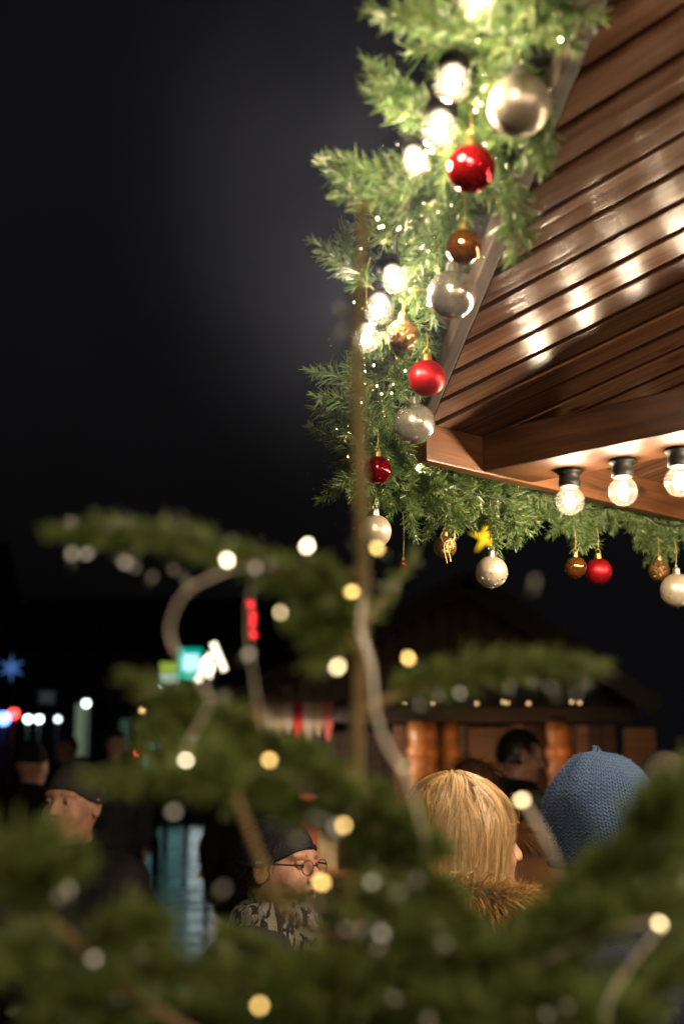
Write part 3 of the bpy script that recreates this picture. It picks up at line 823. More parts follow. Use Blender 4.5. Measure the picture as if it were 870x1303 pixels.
# lower whorls, under the picture's edge
br = random.Random(9)
for wz in (0.35, 0.6, 0.85, 1.08):
    Rw = 0.95 - 0.42 * wz
    for k in range(7):
        a = k * 2 * math.pi / 7 + br.uniform(-0.3, 0.3) + wz * 3
        c = trunk_at(wz); L = Rw * br.uniform(0.8, 1.1)
        e = c + Vector((math.cos(a) * L, math.sin(a) * L, 0.02))
        if e.y < 0.42: L *= 0.6
        d = Vector((math.cos(a), math.sin(a), 0))
        fir_branch([c, c + d * L * 0.5 + Vector((0, 0, -0.03)), c + d * L + Vector((0, 0, 0.04))], seed=100 + int(wz * 100) + k, twigs=8, tl_=0.22, dens=500, r=0.007, nl=0.026)

# ------------------------------------------------------------------ small lights on the fir, and glints made as dim lights
M_WIRE = mat('clear_cable', (0.66, 0.60, 0.50), 0.22, spec=0.7)
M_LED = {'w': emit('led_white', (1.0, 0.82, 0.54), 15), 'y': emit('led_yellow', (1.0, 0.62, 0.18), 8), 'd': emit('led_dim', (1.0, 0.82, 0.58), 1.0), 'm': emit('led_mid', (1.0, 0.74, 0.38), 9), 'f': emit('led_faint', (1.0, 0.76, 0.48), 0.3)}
LEDV = lathe_mesh('led', [(0, 0.0022), (0.0009, 0.0019), (0.0015, 0.0008), (0.0016, -0.001), (0.0016, -0.0025), (0, -0.0025)], 10)
HOLD = lathe_mesh('holder', [(0, -0.0022), (0.0019, -0.0022), (0.0019, -0.009), (0.0012, -0.012), (0, -0.012)], 10); HOLD.materials.append(mat('led_holder', (0.03, 0.035, 0.02), 0.5, noise=0.2))
LEDM = {}
for k, m_ in M_LED.items():
    LEDM[k] = LEDV.copy(); LEDM[k].materials.append(m_)
WP = [(462, 760, 1.0), (458, 800, .98), (472, 850, .96), (478, 905, .95), (492, 950, .94), (515, 985, .93), (532, 1040, .93), (540, 1075, .95), (535, 1110, 1.0)]
WP6 = [(663, 1018, .93), (684, 1050, .93), (708, 1100, .93), (712, 1140, .96)]
WP2 = [(345, 722, .96), (310, 722, .94), (275, 732, .93), (235, 755, .92), (216, 800, .92), (228, 835, .92), (252, 865, .92), (266, 895, .92), (240, 945, .92), (236, 970, .92), (245, 1000, .94)]
WP3 = [(330, 722, .95), (318, 760, .95), (317, 820, .95), (326, 885, .95), (335, 930, .94)]
WP4 = [(462, 740, 1.0), (500, 760, 1.04), (512, 790, 1.05), (519, 837, 1.04), (480, 850, 1.04), (458, 870, 1.05)]
WP5 = [(640, 1240, .92), (700, 1220, .89), (770, 1185, .88), (838, 1176, .87), (800, 1230, .86), (770, 1290, .85), (790, 1350, .85)]
fs0 = at(*WP[0])
fairy = empty('fairy_light_string', fs0, 0, 'clear cable with tiny warm lights wound round the fir tree', 'light string')
for w, wr_ in ((WP, .0015), (WP2, .0009), (WP3, .0006), (WP5, .0009), (WP6, .0016)):
    link('cable', tube_mesh('cable', [p - fs0 for p in catmull([at(*p) for p in w], 8)], wr_, 6), M_WIRE, fairy)
LEDS_GLINTS = [(289, 712, .93, 'w'), (391, 694, .95, 'w'), (358, 779, .93, 'm'), (447, 753, .98, 'y'), (479, 697, 1.0, 'y'), (519, 837, .98, 'y'), (430, 848, .90, 'm'), (264, 846, .92, 'm'), (236, 967, .92, 'w'), (343, 967, .92, 'y'),
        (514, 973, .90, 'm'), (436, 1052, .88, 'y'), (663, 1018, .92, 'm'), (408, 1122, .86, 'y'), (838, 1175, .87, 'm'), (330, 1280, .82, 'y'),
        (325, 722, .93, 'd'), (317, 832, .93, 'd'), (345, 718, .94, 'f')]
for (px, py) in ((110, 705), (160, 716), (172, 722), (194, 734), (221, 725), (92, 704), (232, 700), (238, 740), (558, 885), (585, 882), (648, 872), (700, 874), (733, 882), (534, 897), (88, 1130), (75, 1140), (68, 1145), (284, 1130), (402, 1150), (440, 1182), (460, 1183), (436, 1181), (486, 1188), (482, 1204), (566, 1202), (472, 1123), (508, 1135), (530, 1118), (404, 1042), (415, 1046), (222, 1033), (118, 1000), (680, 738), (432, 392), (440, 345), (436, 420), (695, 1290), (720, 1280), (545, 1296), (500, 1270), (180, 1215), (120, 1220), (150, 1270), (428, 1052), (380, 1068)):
    LEDS_GLINTS.append((px, py, rnd.uniform(.80, .85) if py > 1010 else rnd.uniform(.90, 1.0), 'f' if rnd.random() < 0.72 else 'd'))  # faint glints of drops and wire, made as dim glowing lights
for (px, py, z, k) in LEDS_GLINTS:
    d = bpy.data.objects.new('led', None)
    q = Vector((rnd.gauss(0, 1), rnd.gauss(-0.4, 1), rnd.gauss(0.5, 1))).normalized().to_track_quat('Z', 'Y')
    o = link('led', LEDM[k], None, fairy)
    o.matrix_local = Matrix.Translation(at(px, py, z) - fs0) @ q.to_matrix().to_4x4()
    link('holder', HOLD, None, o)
    bpy.data.objects.remove(d)
# ================================================================== people
def surface_nets(Fv, org, h):
    nx, ny, nz = Fv.shape
    S = Fv < 0
    cs = [S[i:nx - 1 + i, j:ny - 1 + j, k:nz - 1 + k] for i in (0, 1) for j in (0, 1) for k in (0, 1)]
    allc = cs[0].copy(); anyc = cs[0].copy()
    for c in cs[1:]: allc &= c; anyc |= c
    act = anyc & ~allc
    idx = -np.ones(act.shape, np.int64)
    ids = np.argwhere(act); idx[act] = np.arange(len(ids))
    acc = np.zeros((len(ids), 3)); cnt = np.zeros(len(ids))
    I, J, Kk = ids[:, 0], ids[:, 1], ids[:, 2]
    for ax in range(3):
        o1, o2 = [a for a in range(3) if a != ax]
        for b1 in (0, 1):
            for b2 in (0, 1):
                a0 = np.zeros(3, int); a0[o1] = b1; a0[o2] = b2; a1 = a0.copy(); a1[ax] = 1
                f0 = Fv[I + a0[0], J + a0[1], Kk + a0[2]]; f1 = Fv[I + a1[0], J + a1[1], Kk + a1[2]]
                m = (f0 < 0) != (f1 < 0)
                t = np.where(m, f0 / np.where(m, f0 - f1, 1), 0)
                p = np.tile(a0.astype(float), (len(ids), 1)); p[:, ax] += t
                acc[m] += p[m]; cnt[m] += 1
    v = (ids + acc / np.maximum(cnt, 1)[:, None]) * h + np.asarray(org)
    faces = []
    for ax in range(3):
        o1, o2 = (ax + 1) % 3, (ax + 2) % 3
        sl0 = [slice(None)] * 3; sl1 = [slice(None)] * 3
        sl0[ax] = slice(0, -1); sl1[ax] = slice(1, None)
        ch = S[tuple(sl0)] != S[tuple(sl1)]
        e = np.argwhere(ch)
        e = e[(e[:, o1] > 0) & (e[:, o2] > 0) & (e[:, o1] < Fv.shape[o1] - 1) & (e[:, o2] < Fv.shape[o2] - 1)]
        q = []
        for d1, d2 in ((-1, -1), (0, -1), (0, 0), (-1, 0)):
            c = e.copy(); c[:, o1] += d1; c[:, o2] += d2; q.append(idx[c[:, 0], c[:, 1], c[:, 2]])
        q = np.stack(q, 1)
        flip = ~S[e[:, 0], e[:, 1], e[:, 2]]
        q[flip] = q[flip][:, ::-1]
        faces.append(q)
    f = np.concatenate(faces)
    return v, f[(f >= 0).all(1)]
class SDF:
    def __init__(s, lo, hi, h):
        s.lo = np.array(lo, np.float32); s.h = h
        n = np.ceil((np.array(hi) - lo) / h).astype(int) + 1
        g = [s.lo[i] + np.arange(n[i], dtype=np.float32) * h for i in range(3)]
        s.X, s.Y, s.Z = np.meshgrid(*g, indexing='ij', copy=False)
        s.X = np.ascontiguousarray(s.X); s.Y = np.ascontiguousarray(s.Y); s.Z = np.ascontiguousarray(s.Z)
        s.F = np.full(s.X.shape, 1.0, np.float32); s.g = g
    def box(s, lo, hi, pad):
        return tuple(slice(max(0, int((lo[i] - pad - s.lo[i]) / s.h)), max(1, int((hi[i] + pad - s.lo[i]) / s.h) + 2)) for i in range(3))
    def _mix(s, b, d, k, sub=False):
        f = s.F[b]
        if f.size == 0: return
        if sub: d = -d; t = np.clip(0.5 - 0.5 * (d - f) / k, 0, 1) if False else None
        if sub:
            hh = np.clip(0.5 - 0.5 * (f - d) / k, 0, 1); s.F[b] = f * (1 - hh) + d * hh + k * hh * (1 - hh)
        else:
            hh = np.clip(0.5 + 0.5 * (f - d) / k, 0, 1); s.F[b] = f * (1 - hh) + d * hh - k * hh * (1 - hh)
    def ell(s, c, r, k=0.02, sub=False, off=0.0):
        c = np.array(c); r = np.array(r) + off
        b = s.box(c - r, c + r, 0.08)
        x, y, z = s.X[b] - c[0], s.Y[b] - c[1], s.Z[b] - c[2]
        k0 = np.sqrt((x / r[0]) ** 2 + (y / r[1]) ** 2 + (z / r[2]) ** 2)
        k1 = np.sqrt((x / r[0] ** 2) ** 2 + (y / r[1] ** 2) ** 2 + (z / r[2] ** 2) ** 2) + 1e-6
        s._mix(b, k0 * (k0 - 1) / k1, k, sub)
    def cap(s, a, c, r0, r1, k=0.02, sub=False, off=0.0):
        a = np.array(a, float); c = np.array(c, float); r0 += off; r1 += off
        m = max(r0, r1); b = s.box(np.minimum(a, c) - m, np.maximum(a, c) + m, 0.08)
        d = c - a; L2 = (d * d).sum()
        t = np.clip(((s.X[b] - a[0]) * d[0] + (s.Y[b] - a[1]) * d[1] + (s.Z[b] - a[2]) * d[2]) / L2, 0, 1)
        q = np.sqrt((s.X[b] - a[0] - t * d[0]) ** 2 + (s.Y[b] - a[1] - t * d[1]) ** 2 + (s.Z[b] - a[2] - t * d[2]) ** 2)
        s._mix(b, q - (r0 + (r1 - r0) * t), k, sub)
    def cut(s, D): s.F = np.maximum(s.F, D.astype(np.float32))
    def mesh(s, name):
        # pad so that the surface closes
        F = np.pad(s.F, 1, constant_values=0.05)
        v, f = surface_nets(F, s.lo - s.h, s.h)
        return v, f
def smooth_vf(v, f, it=2):
    e = np.concatenate([f[:, [0, 1]], f[:, [1, 2]], f[:, [2, 3]], f[:, [3, 0]]])
    for _ in range(it):
        a = np.zeros_like(v); c = np.zeros(len(v))
        np.add.at(a, e[:, 0], v[e[:, 1]]); np.add.at(c, e[:, 0], 1); np.add.at(a, e[:, 1], v[e[:, 0]]); np.add.at(c, e[:, 1], 1)
        v = 0.5 * v + 0.5 * a / np.maximum(c, 1)[:, None]
    return v

ARMS = {'down': ((.235, -.03, 1.10), (.235, .09, .87)), 'pocket': ((.25, -.06, 1.10), (.20, .10, .98)), 'hold': ((.225, .00, 1.10), (.13, .26, 1.12))}
def head_prims(s, mouth=0.0, off=0.0, k=0.018, face=True, ears=True):
    s.ell((0, -.012, 1.630), (.074, .096, .100), k, off=off)
    s.ell((0, .028, 1.560), (.056, .068, .068), 0.03, off=off)
    if not face: return
    s.ell((0, .074, 1.646), (.052, .020, .014), 0.02)
    for sx in (-1, 1):
        s.ell((sx * .036, .058, 1.588), (.026, .026, .026), 0.02)
        s.ell((sx * .031, .094, 1.622), (.016, .012, .011), 0.012, sub=True)
        if ears:
            s.ell((sx * .078, -.008, 1.608), (.009, .021, .032), 0.008)
            s.ell((sx * .086, -.002, 1.610), (.006, .010, .016), 0.006, sub=True)
    s.cap((0, .086, 1.632), (0, .112, 1.592), .009, .0125, 0.012)
    for sx in (-1, 1): s.ell((sx * .012, .102, 1.588), (.009, .010, .008), 0.008)
    s.ell((0, .072, 1.522), (.024, .022, .020), 0.025)
    s.ell((0, .089, 1.563), (.023, .010, .0065), 0.008)
    s.ell((0, .087, 1.549 - mouth * 0.6), (.020, .011, .0075), 0.008)
    if mouth > 0: s.ell((0, .097, 1.556 - mouth * 0.35), (.017, .016, .003 + mouth * 0.5), 0.004, sub=True)
def arm_prims(s, arms, off=0.0, hands=True):
    for side_, sx in zip(arms, (-1, 1)):
        el, wr = ARMS[side_]
        e = (sx * el[0], el[1], el[2]); w = (sx * wr[0], wr[1], wr[2])
        s.cap((sx * .175, 0, 1.385), e, .052, .041, 0.03, off=off); s.cap(e, w, .041, .028, 0.02, off=off)
        if hands:
            d = Vector(w) - Vector(e); d.normalize()
            acr = Vector((0, 1, 0)) if side_ == 'down' else Vector((0, 0, 1))
            acr = (acr - d * acr.dot(d)).normalized(); inn = acr.cross(d) * (1 if True else -1)
            if inn.x * sx > 0: inn = -inn
            W = Vector(w)
            for j, (o_, ln) in enumerate(((-.030, .058), (-.011, .072), (.011, .078), (.031, .070))):
                b0 = W + d * .085 + acr * o_; b1 = b0 + d * ln * .5 + inn * .008; b2 = b0 + d * ln * .85 + inn * .030
                s.cap(b0, b1, .0095, .009, 0.006); s.cap(b1, b2, .009, .0075, 0.004)
                s.cap(W + d * .02 + acr * o_ * .5, b0, .016, .0125, 0.02)
            t0 = W + d * .03 + acr * .022; t1 = t0 + d * .035 + acr * .028 + inn * .01; t2 = t1 + d * .030 + inn * .012
            s.cap(t0, t1, .014, .011, 0.01); s.cap(t1, t2, .011, .009, 0.005)
def torso_prims(s, off=0.0, skirt=0.0, wide=1.0):
    s.cap((0, -.018, 1.42), (0, -.004, 1.55), .056, .053, 0.03, off=off if off < 0.02 else 0.008)
    s.cap((-.14 * wide, -.005, 1.385), (.14 * wide, -.005, 1.385), .060, .060, 0.05, off=off)
    s.ell((0, 0, 1.25), (.172 * wide, .115, .21), 0.06, off=off); s.ell((0, .012, 1.05), (.155 * wide, .118, .19), 0.06, off=off)
    s.ell((0, -.005, .93), (.170 * wide, .122, .13), 0.06, off=off)
    if skirt: s.cap((0, 0, .98), (0, 0, .98 - skirt), .15, .175, 0.06, off=off)
def leg_prims(s, off=0.0, feet=True):
    for sx in (-1, 1):
        s.cap((sx * .088, 0, .90), (sx * .094, .012, .50), .086, .060, 0.03, off=off)
        s.cap((sx * .094, .012, .50), (sx * .096, -.012, .09), .058, .040, 0.02, off=off)
        if feet: s.cap((sx * .098, -.035, .042), (sx * .112, .125, .034), .040, .034, 0.02, off=off)

SKIN = mat('skin', (0.50, 0.27, 0.19), 0.52, noise=0.22, nscale=38, bump=0.16, bscale=140, sub=0.12)
LIP = mat('lips', (0.42, 0.13, 0.11), 0.4, noise=0.1)
EYEW = mat('eye_white', (0.38, 0.34, 0.31), 0.25); IRIS = mat('iris', (0.03, 0.02, 0.015), 0.15)
MOUTHM = mat('mouth_inside', (0.06, 0.012, 0.012), 0.5)
def hair_mat(name, dark, light, rough=0.38):
    m = bpy.data.materials.new(name); m.use_nodes = True
    n = m.node_tree.nodes; l = m.node_tree.links; b = n['Principled BSDF']
    g = n.new('ShaderNodeNewGeometry'); cr = n.new('ShaderNodeValToRGB')
    cr.color_ramp.elements[0].color = (*dark, 1); cr.color_ramp.elements[1].color = (*light, 1)
    l.new(g.outputs['Random Per Island'], cr.inputs['Fac']); l.new(cr.outputs['Color'], b.inputs['Base Color'])
    b.inputs['Roughness'].default_value = rough
    return m
H_BLOND = hair_mat('blond_hair', (0.21, 0.115, 0.045), (0.64, 0.44, 0.22))
H_BLONDCAP = hair_mat('blond_underhair', (0.16, 0.075, 0.022), (0.16, 0.075, 0.022))
H_DARK = hair_mat('dark_hair', (0.012, 0.008, 0.006), (0.05, 0.03, 0.02))
H_BROWN = hair_mat('brown_hair', (0.03, 0.014, 0.007), (0.10, 0.048, 0.022))
H_FUR = hair_mat('golden_fur', (0.10, 0.045, 0.012), (0.55, 0.33, 0.10))
H_FURB = hair_mat('brown_fur', (0.05, 0.018, 0.007), (0.24, 0.10, 0.035))
H_GREY = hair_mat('grey_hair', (0.18, 0.16, 0.13), (0.45, 0.42, 0.36))
def cloth(name, col, rough=0.85, noise=0.25, bump=0.3, bscale=180): return mat(name, col, rough, noise=noise, nscale=14, bump=bump, bscale=bscale, spec=0.25)
C_BLACK = cloth('black_coat', (0.012, 0.012, 0.014)); C_NAVY = cloth('navy_cap', (0.012, 0.014, 0.030)); C_BROWN = cloth('brown_coat', (0.10, 0.045, 0.018)); C_OLIVE = cloth('olive_coat', (0.05, 0.042, 0.022))
C_GREY = cloth('dark_grey_coat', (0.035, 0.035, 0.038)); C_JEAN = cloth('dark_trousers', (0.018, 0.020, 0.028)); C_BOOT = mat('boots', (0.02, 0.016, 0.013), 0.5, noise=0.3, bump=0.2)
C_RED = cloth('dark_red_scarf', (0.20, 0.012, 0.018)); C_DKBLUE = cloth('dark_blue_coat', (0.015, 0.022, 0.045)); C_BEANIE = cloth('charcoal_beanie', (0.040, 0.040, 0.042), bump=0.6, bscale=120)
def knit_mat(name, col, col2):
    m = bpy.data.materials.new(name); m.use_nodes = True
    n = m.node_tree.nodes; l = m.node_tree.links; b = n['Principled BSDF']
    uv = n.new('ShaderNodeUVMap'); uv.uv_map = 'knit'
    sp = n.new('ShaderNodeSeparateXYZ'); l.new(uv.outputs[0], sp.inputs[0])
    def mth(op, a, b_=None, c=None):
        q = n.new('ShaderNodeMath'); q.operation = op
        for i, x in enumerate((a, b_, c)):
            if x is None: continue
            if isinstance(x, (int, float)): q.inputs[i].default_value = x
            else: l.new(x, q.inputs[i])
        return q.outputs[0]
    u = sp.outputs[0]; v = sp.outputs[1]
    tri = mth('PINGPONG', u, 0.5)                          # V shaped stitches
    nz2 = n.new('ShaderNodeTexNoise'); nz2.inputs['Scale'].default_value = 45; tc2 = n.new('ShaderNodeTexCoord'); l.new(tc2.outputs['Object'], nz2.inputs['Vector'])
    w = mth('ADD', mth('ADD', v, mth('MULTIPLY', nz2.outputs['Fac'], 1.1)), mth('MULTIPLY', tri, 1.2))
    row = mth('SINE', mth('MULTIPLY', w, 6.2832)); colm = mth('SINE', mth('MULTIPLY', tri, 6.2832))
    hgt = mth('ADD', mth('MULTIPLY', row, 0.5), mth('MULTIPLY', colm, 0.9))
    nz = n.new('ShaderNodeTexNoise'); nz.inputs['Scale'].default_value = 900; nz.inputs['Detail'].default_value = 3
    tc = n.new('ShaderNodeTexCoord'); l.new(tc.outputs['Object'], nz.inputs['Vector'])
    hg = mth('ADD', hgt, mth('MULTIPLY', nz.outputs['Fac'], 1.6))
    cr = n.new('ShaderNodeValToRGB'); cr.color_ramp.elements[0].color = (*col2, 1); cr.color_ramp.elements[1].color = (*col, 1)
    l.new(mth('MULTIPLY_ADD', hg, 0.22, 0.35), cr.inputs['Fac']); l.new(cr.outputs['Color'], b.inputs['Base Color'])
    bp = n.new('ShaderNodeBump'); bp.inputs['Strength'].default_value = 1.0; bp.inputs['Distance'].default_value = 0.004
    l.new(hg, bp.inputs['Height']); l.new(bp.outputs['Normal'], b.inputs['Normal'])
    b.inputs['Roughness'].default_value = 0.95; b.inputs['Specular IOR Level'].default_value = 0.1
    b.inputs['Sheen Weight'].default_value = 0.12; b.inputs['Sheen Tint'].default_value = (0.4, 0.55, 0.85, 1)
    return m
M_KNIT = knit_mat('blue_knit', (0.080, 0.145, 0.300), (0.008, 0.018, 0.055))
HC = Vector((0, -.012, 1.630))                              # skull centre in the person's own frame

def strands(rs, roots, paths_fn, n, w):
    """thin ribbons, three points wide strips; returns quads"""
    Vs, Fs, o = [], [], 0
    for _ in range(n):
        P, N = paths_fn(rs)
        P = np.asarray(P); m = len(P)
        T = np.gradient(P, axis=0); sd = np.cross(T, N); sd /= np.linalg.norm(sd, axis=1)[:, None] + 1e-9
        ww = w * rs.uniform(0.6, 1.3) * np.linspace(1, 0.35, m)[:, None]
        Vs.append(np.stack([P - sd * ww, P + sd * ww], 1).reshape(-1, 3))
        i = np.arange(m - 1)[:, None] * 2
        Fs.append(np.concatenate([i, i + 1, i + 3, i + 2], 1) + o); o += 2 * m
    return np.concatenate(Vs), np.concatenate(Fs)
def hair_bob(rs, part=(0.02, -0.02)):
    """strands in locks, falling from the crown over the skull to jaw and neck"""
    st_ = {'n': 0}
    def fn(rs):
        if st_['n'] == 0:
            st_['n'] = rs.randint(10, 26)
            st_['az'] = rs.uniform(0, 2 * np.pi); st_['st'] = rs.uniform(0.0, 0.85) ** 1.3
            st_['tw'] = rs.normal() * 0.38; st_['off'] = rs.uniform(-0.008, 0.013); st_['len'] = rs.normal() * 0.014; st_['wv'] = rs.uniform(0, 6.28); st_['cl'] = rs.normal() * 0.010
        st_['n'] -= 1
        az = st_['az'] + rs.normal() * 0.045
        fx, fy = math.sin(az), math.cos(az)
        end = -0.098 if fy < 0.25 else (-0.09 if abs(fx) > 0.55 else 0.045)
        end += st_['len'] + rs.normal() * 0.006
        st = st_['st'] + abs(rs.normal()) * 0.03
        off = st_['off'] + rs.normal() * 0.0012
        R0 = np.array([0.089, 0.111, 0.110]) + off
        P, N = [], []; tj = rs.normal() * 0.07
        for k in range(12):
            u = k / 11
            t = st + (1.72 - st) * u
            tm = min(t, 1.38)
            zz = R0[2] * math.cos(tm); rr = math.sin(tm)
            a = az + (st_['tw'] + tj) * u
            if t > 1.38:
                e = (t - 1.38) / 0.34
                zz = R0[2] * math.cos(1.38) * (1 - e) + end * e
                rr = rr * (1 + 0.05 * e - 0.20 * e * e) + st_['cl'] * e * e * 8
            wob = 0.0035 * math.sin(st_['wv'] + u * 7)
            c = (1 - rr) if rr < 1 else 0
            P.append(np.array([(R0[0] * rr + wob) * math.sin(a) + part[0] * c, (R0[1] * rr + wob) * math.cos(a) + part[1] * c - 0.006, zz]) + np.array(HC))
            N.append(np.array([math.sin(a), math.cos(a), 0.3]))
        return np.array(P), np.array(N)
    return fn
def short_hair(rs, reach=0.0):
    def fn(rs):
        while True:
            d = rs.normal(size=3); d /= np.linalg.norm(d)
            if d[2] < -0.35 or (d[1] > 0.55 and d[2] < 0.62) or (d[1] > 0.15 and d[2] < 0.1): continue
            break
        R0 = np.array([.076, .099, .104]); flow = np.array([d[0] * 0.3, -0.4 + d[1] * 0.5, -0.75]); flow -= d * (flow @ d); flow /= np.linalg.norm(flow) + 1e-6
        P = [np.array(HC) + d * R0 + (flow * 0.055 + d * 0.012 * math.sin(2.2 * t) + rs.normal(size=3) * 0.002) * t for t in np.linspace(0, 1, 5)]
        return P, np.tile(d, (5, 1))
    return fn
def person(name, loc, heading, height, label, coat, hat=None, hair=None, mouth=0.0, arms=('down', 'down'), glasses=False, scarf=None, scarf_r=.027, fur=None, trousers=C_JEAN, h=0.008, nod=0.0, turn=0.0, wide=1.0, skirt=0.12, group=None, nhair=1400, skin=SKIN):
    """facing +Y in its own frame; heading in degrees, 0 = away from the camera, 90 = towards the stall side"""
    p = empty('person', (loc[0], loc[1], 0), -R(heading), label, 'person', group)
    sc = height / 1.735
    p.scale = (sc, sc, sc)
    s = SDF((-.40, -.24, -.01), (.40, .36, 1.76), h)
    torso_prims(s, wide=wide); arm_prims(s, arms); leg_prims(s); head_prims(s, mouth)
    v, f = s.mesh('body')
    # nod and turn the head about the neck
    def pose(v):
        v = np.array(v, float)
        wgt = np.clip((v[:, 2] - 1.46) / 0.06, 0, 1)[:, None]
        q = (Quaternion((0, 0, 1), -R(turn)) @ Quaternion((1, 0, 0), -R(nod))).to_matrix()
        c = np.array([0, -.01, 1.50]); r = (v - c) @ np.array(q).T + c
        return v * (1 - wgt) + r * wgt
    body = link('body', mesh_np('body', pose(v), f, True), skin, p)
    for sx in (-1, 1):
        e = link('eye', mesh_np('eye', pose(icv * 0.0105 + np.array([sx * .031, .0775, 1.622])), icf, True), EYEW, p)
        link('iris', mesh_np('iris', pose(icv * np.array([.0055, .003, .0055]) + np.array([sx * .031, .0870, 1.621])), icf, True), IRIS, e)
        lid = icv * np.array([.0135, .0115, .0085]) + np.array([sx * .031, .0772, 1.6285]); link('eyelid', mesh_np('eyelid', pose(lid), icf, True), skin, e)
        bp_ = [(sx * (.014 + .034 * t), .0905 - .018 * t * t, 1.643 + .005 * math.sin(2.6 * t)) for t in np.linspace(0, 1, 6)]
        me = tube_mesh('eyebrow', pose(np.array(bp_)).tolist(), 0.0032, 6, 0.0015); link('eyebrow', me, H_DARK, p)
    for zz, hh in ((1.5635, .006), (1.549 - mouth * 0.6, .007)):
        lv = icv * np.array([.022, .006, hh]) + np.array([0, .0935, zz]); lv[:, 1] -= (lv[:, 0] / .022) ** 2 * .010
        link('lip', mesh_np('lip', pose(lv), icf, True), LIP, p)
    if mouth > 0:
        link('mouth', mesh_np('mouth', pose(icv * np.array([.017, .006, .004 + mouth * .45]) + np.array([0, .0895, 1.556 - mouth * .35])), icf, True), MOUTHM, p)
    # coat
    hc = max(h, 0.011)
    s = SDF((-.44, -.30, .55), (.44, .40, 1.55), hc)
    torso_prims(s, 0.032, skirt, wide); arm_prims(s, arms, 0.026, hands=False)
    s.ell((0, -.012, 1.462), (.084, .086, .055), 0.02, off=0.012)
    s.cut(0.985 - skirt - 0.13 - s.Z); s.cut(s.Z - 1.505 + s.Y * 0.15)
    v, f = s.mesh('coat'); v = smooth_vf(v, f, 2)
    v = v + nrs.normal(size=v.shape) * 0.0006
    cv = v.copy(); fold = np.sin(v[:, 2] * 38 + v[:, 0] * 17) * 0.004 + np.sin(v[:, 2] * 71 - v[:, 1] * 33) * 0.0025
    nrm = v - np.array([0, 0, 0]); nrm[:, 2] = 0; nrm /= np.linalg.norm(nrm, axis=1)[:, None] + 1e-6
    cv = v + nrm * fold[:, None]
    link('coat', mesh_np('coat', cv, f, True), coat, p)
    s = SDF((-.24, -.22, .06), (.24, .22, 1.02), 0.014); leg_prims(s, 0.014, feet=False); s.ell((0, 0, .93), (.175, .126, .10), 0.05, off=.006); s.cut(.075 - s.Z)
    v, f = s.mesh('trousers'); link('trousers', mesh_np('trousers', smooth_vf(v, f, 1), f, True), trousers, p)
    for sx in (-1, 1):
        s = SDF((-.2, -.14, -.004), (.2, .22, .26), 0.012)
        s.cap((sx * .098, -.035, .046), (sx * .112, .130, .038), .040, .036, 0.02, off=.010); s.cap((sx * .096, -.012, .20), (sx * .097, -.02, .06), .050, .050, 0.02, off=.008); s.cut(-s.Z); s.cut(s.Z - .22)
        v, f = s.mesh('boot'); link('boot', mesh_np('boot', smooth_vf(v, f, 1), f, True), C_BOOT, p)
    # hair
    if hair:
        kind, hm_ = hair
        rs = np.random.RandomState(len(label) + 3)
        s = SDF((-.13, -.16, 1.46), (.13, .14, 1.77), 0.006)
        if kind == 'bob':
            s.ell(tuple(HC), (.082, .104, .108), 0.02); s.cap((0, -.03, 1.60), (0, -.045, 1.535), .082, .076, 0.02)
            s.cut(np.minimum(s.Y - 0.035, 1.66 - s.Z) * -1 if False else np.minimum(s.Y - 0.03, 1.672 - s.Z))
        else:
            s.ell(tuple(HC), (.078, .101, .106), 0.02); s.cut(np.minimum(s.Y - 0.02, 1.675 - s.Z)); s.cut(1.565 - s.Z + np.clip(s.Y + 0.02, 0, 1) * 0.6)
        v, f = s.mesh('hair'); hb = link('hair', mesh_np('hair', pose(smooth_vf(v, f, 2)), f, True), H_BLONDCAP if hm_ is H_BLOND else hm_, p)
        if nhair:
            sv, sf = strands(rs, None, (hair_bob if kind == 'bob' else short_hair)(rs), nhair, 0.0008 if kind == 'bob' else 0.0010)
            tag(link('hair_strands', mesh_np('hair_strands', pose(sv), sf), hm_, hb), kind='stuff')
    if hat:
        kind, hm_ = hat
        s = SDF((-.15, -.20, 1.54), (.15, .17, 1.84), 0.006)
        if kind == 'beanie':
            s.ell((0, -.014, 1.640), (.083, .106, .106), 0.02); s.cut(1.612 + np.abs(s.Y + .014) * 0.10 + np.clip(s.Y, 0, 1) * 0.42 - s.Z)
            s.cap((0, 0, 1.9), (0, 0, 1.901), .001, .001)
        elif kind == 'cap':
            s.ell((0, -.014, 1.645), (.084, .108, .100), 0.02); s.cut(1.660 + s.Y * 0.22 - s.Z)
            s.ell((0, .10, 1.676), (.062, .058, .007), 0.012)
        v, f = s.mesh('hat'); v = smooth_vf(v, f, 2)
        hat_o = link('hat', mesh_np('hat', pose(v), f, True), hm_, p)
        if kind == 'beanie':
            ring = []
            for a in np.linspace(0, 2 * math.pi, 41)[:-1]:
                yy = -.014 + .104 * math.cos(a); zz = 1.620 + abs(yy + .014) * .10 + max(yy, 0) * .42
                q = math.sqrt(max(0.0, 1 - ((zz - 1.640) / .106) ** 2)); ring.append((.083 * q * math.sin(a), -.014 + .106 * q * math.cos(a), zz))
            link('brim', tube_mesh('brim', pose(np.array(ring)).tolist(), 0.0065, 8, closed=True), hm_, hat_o)
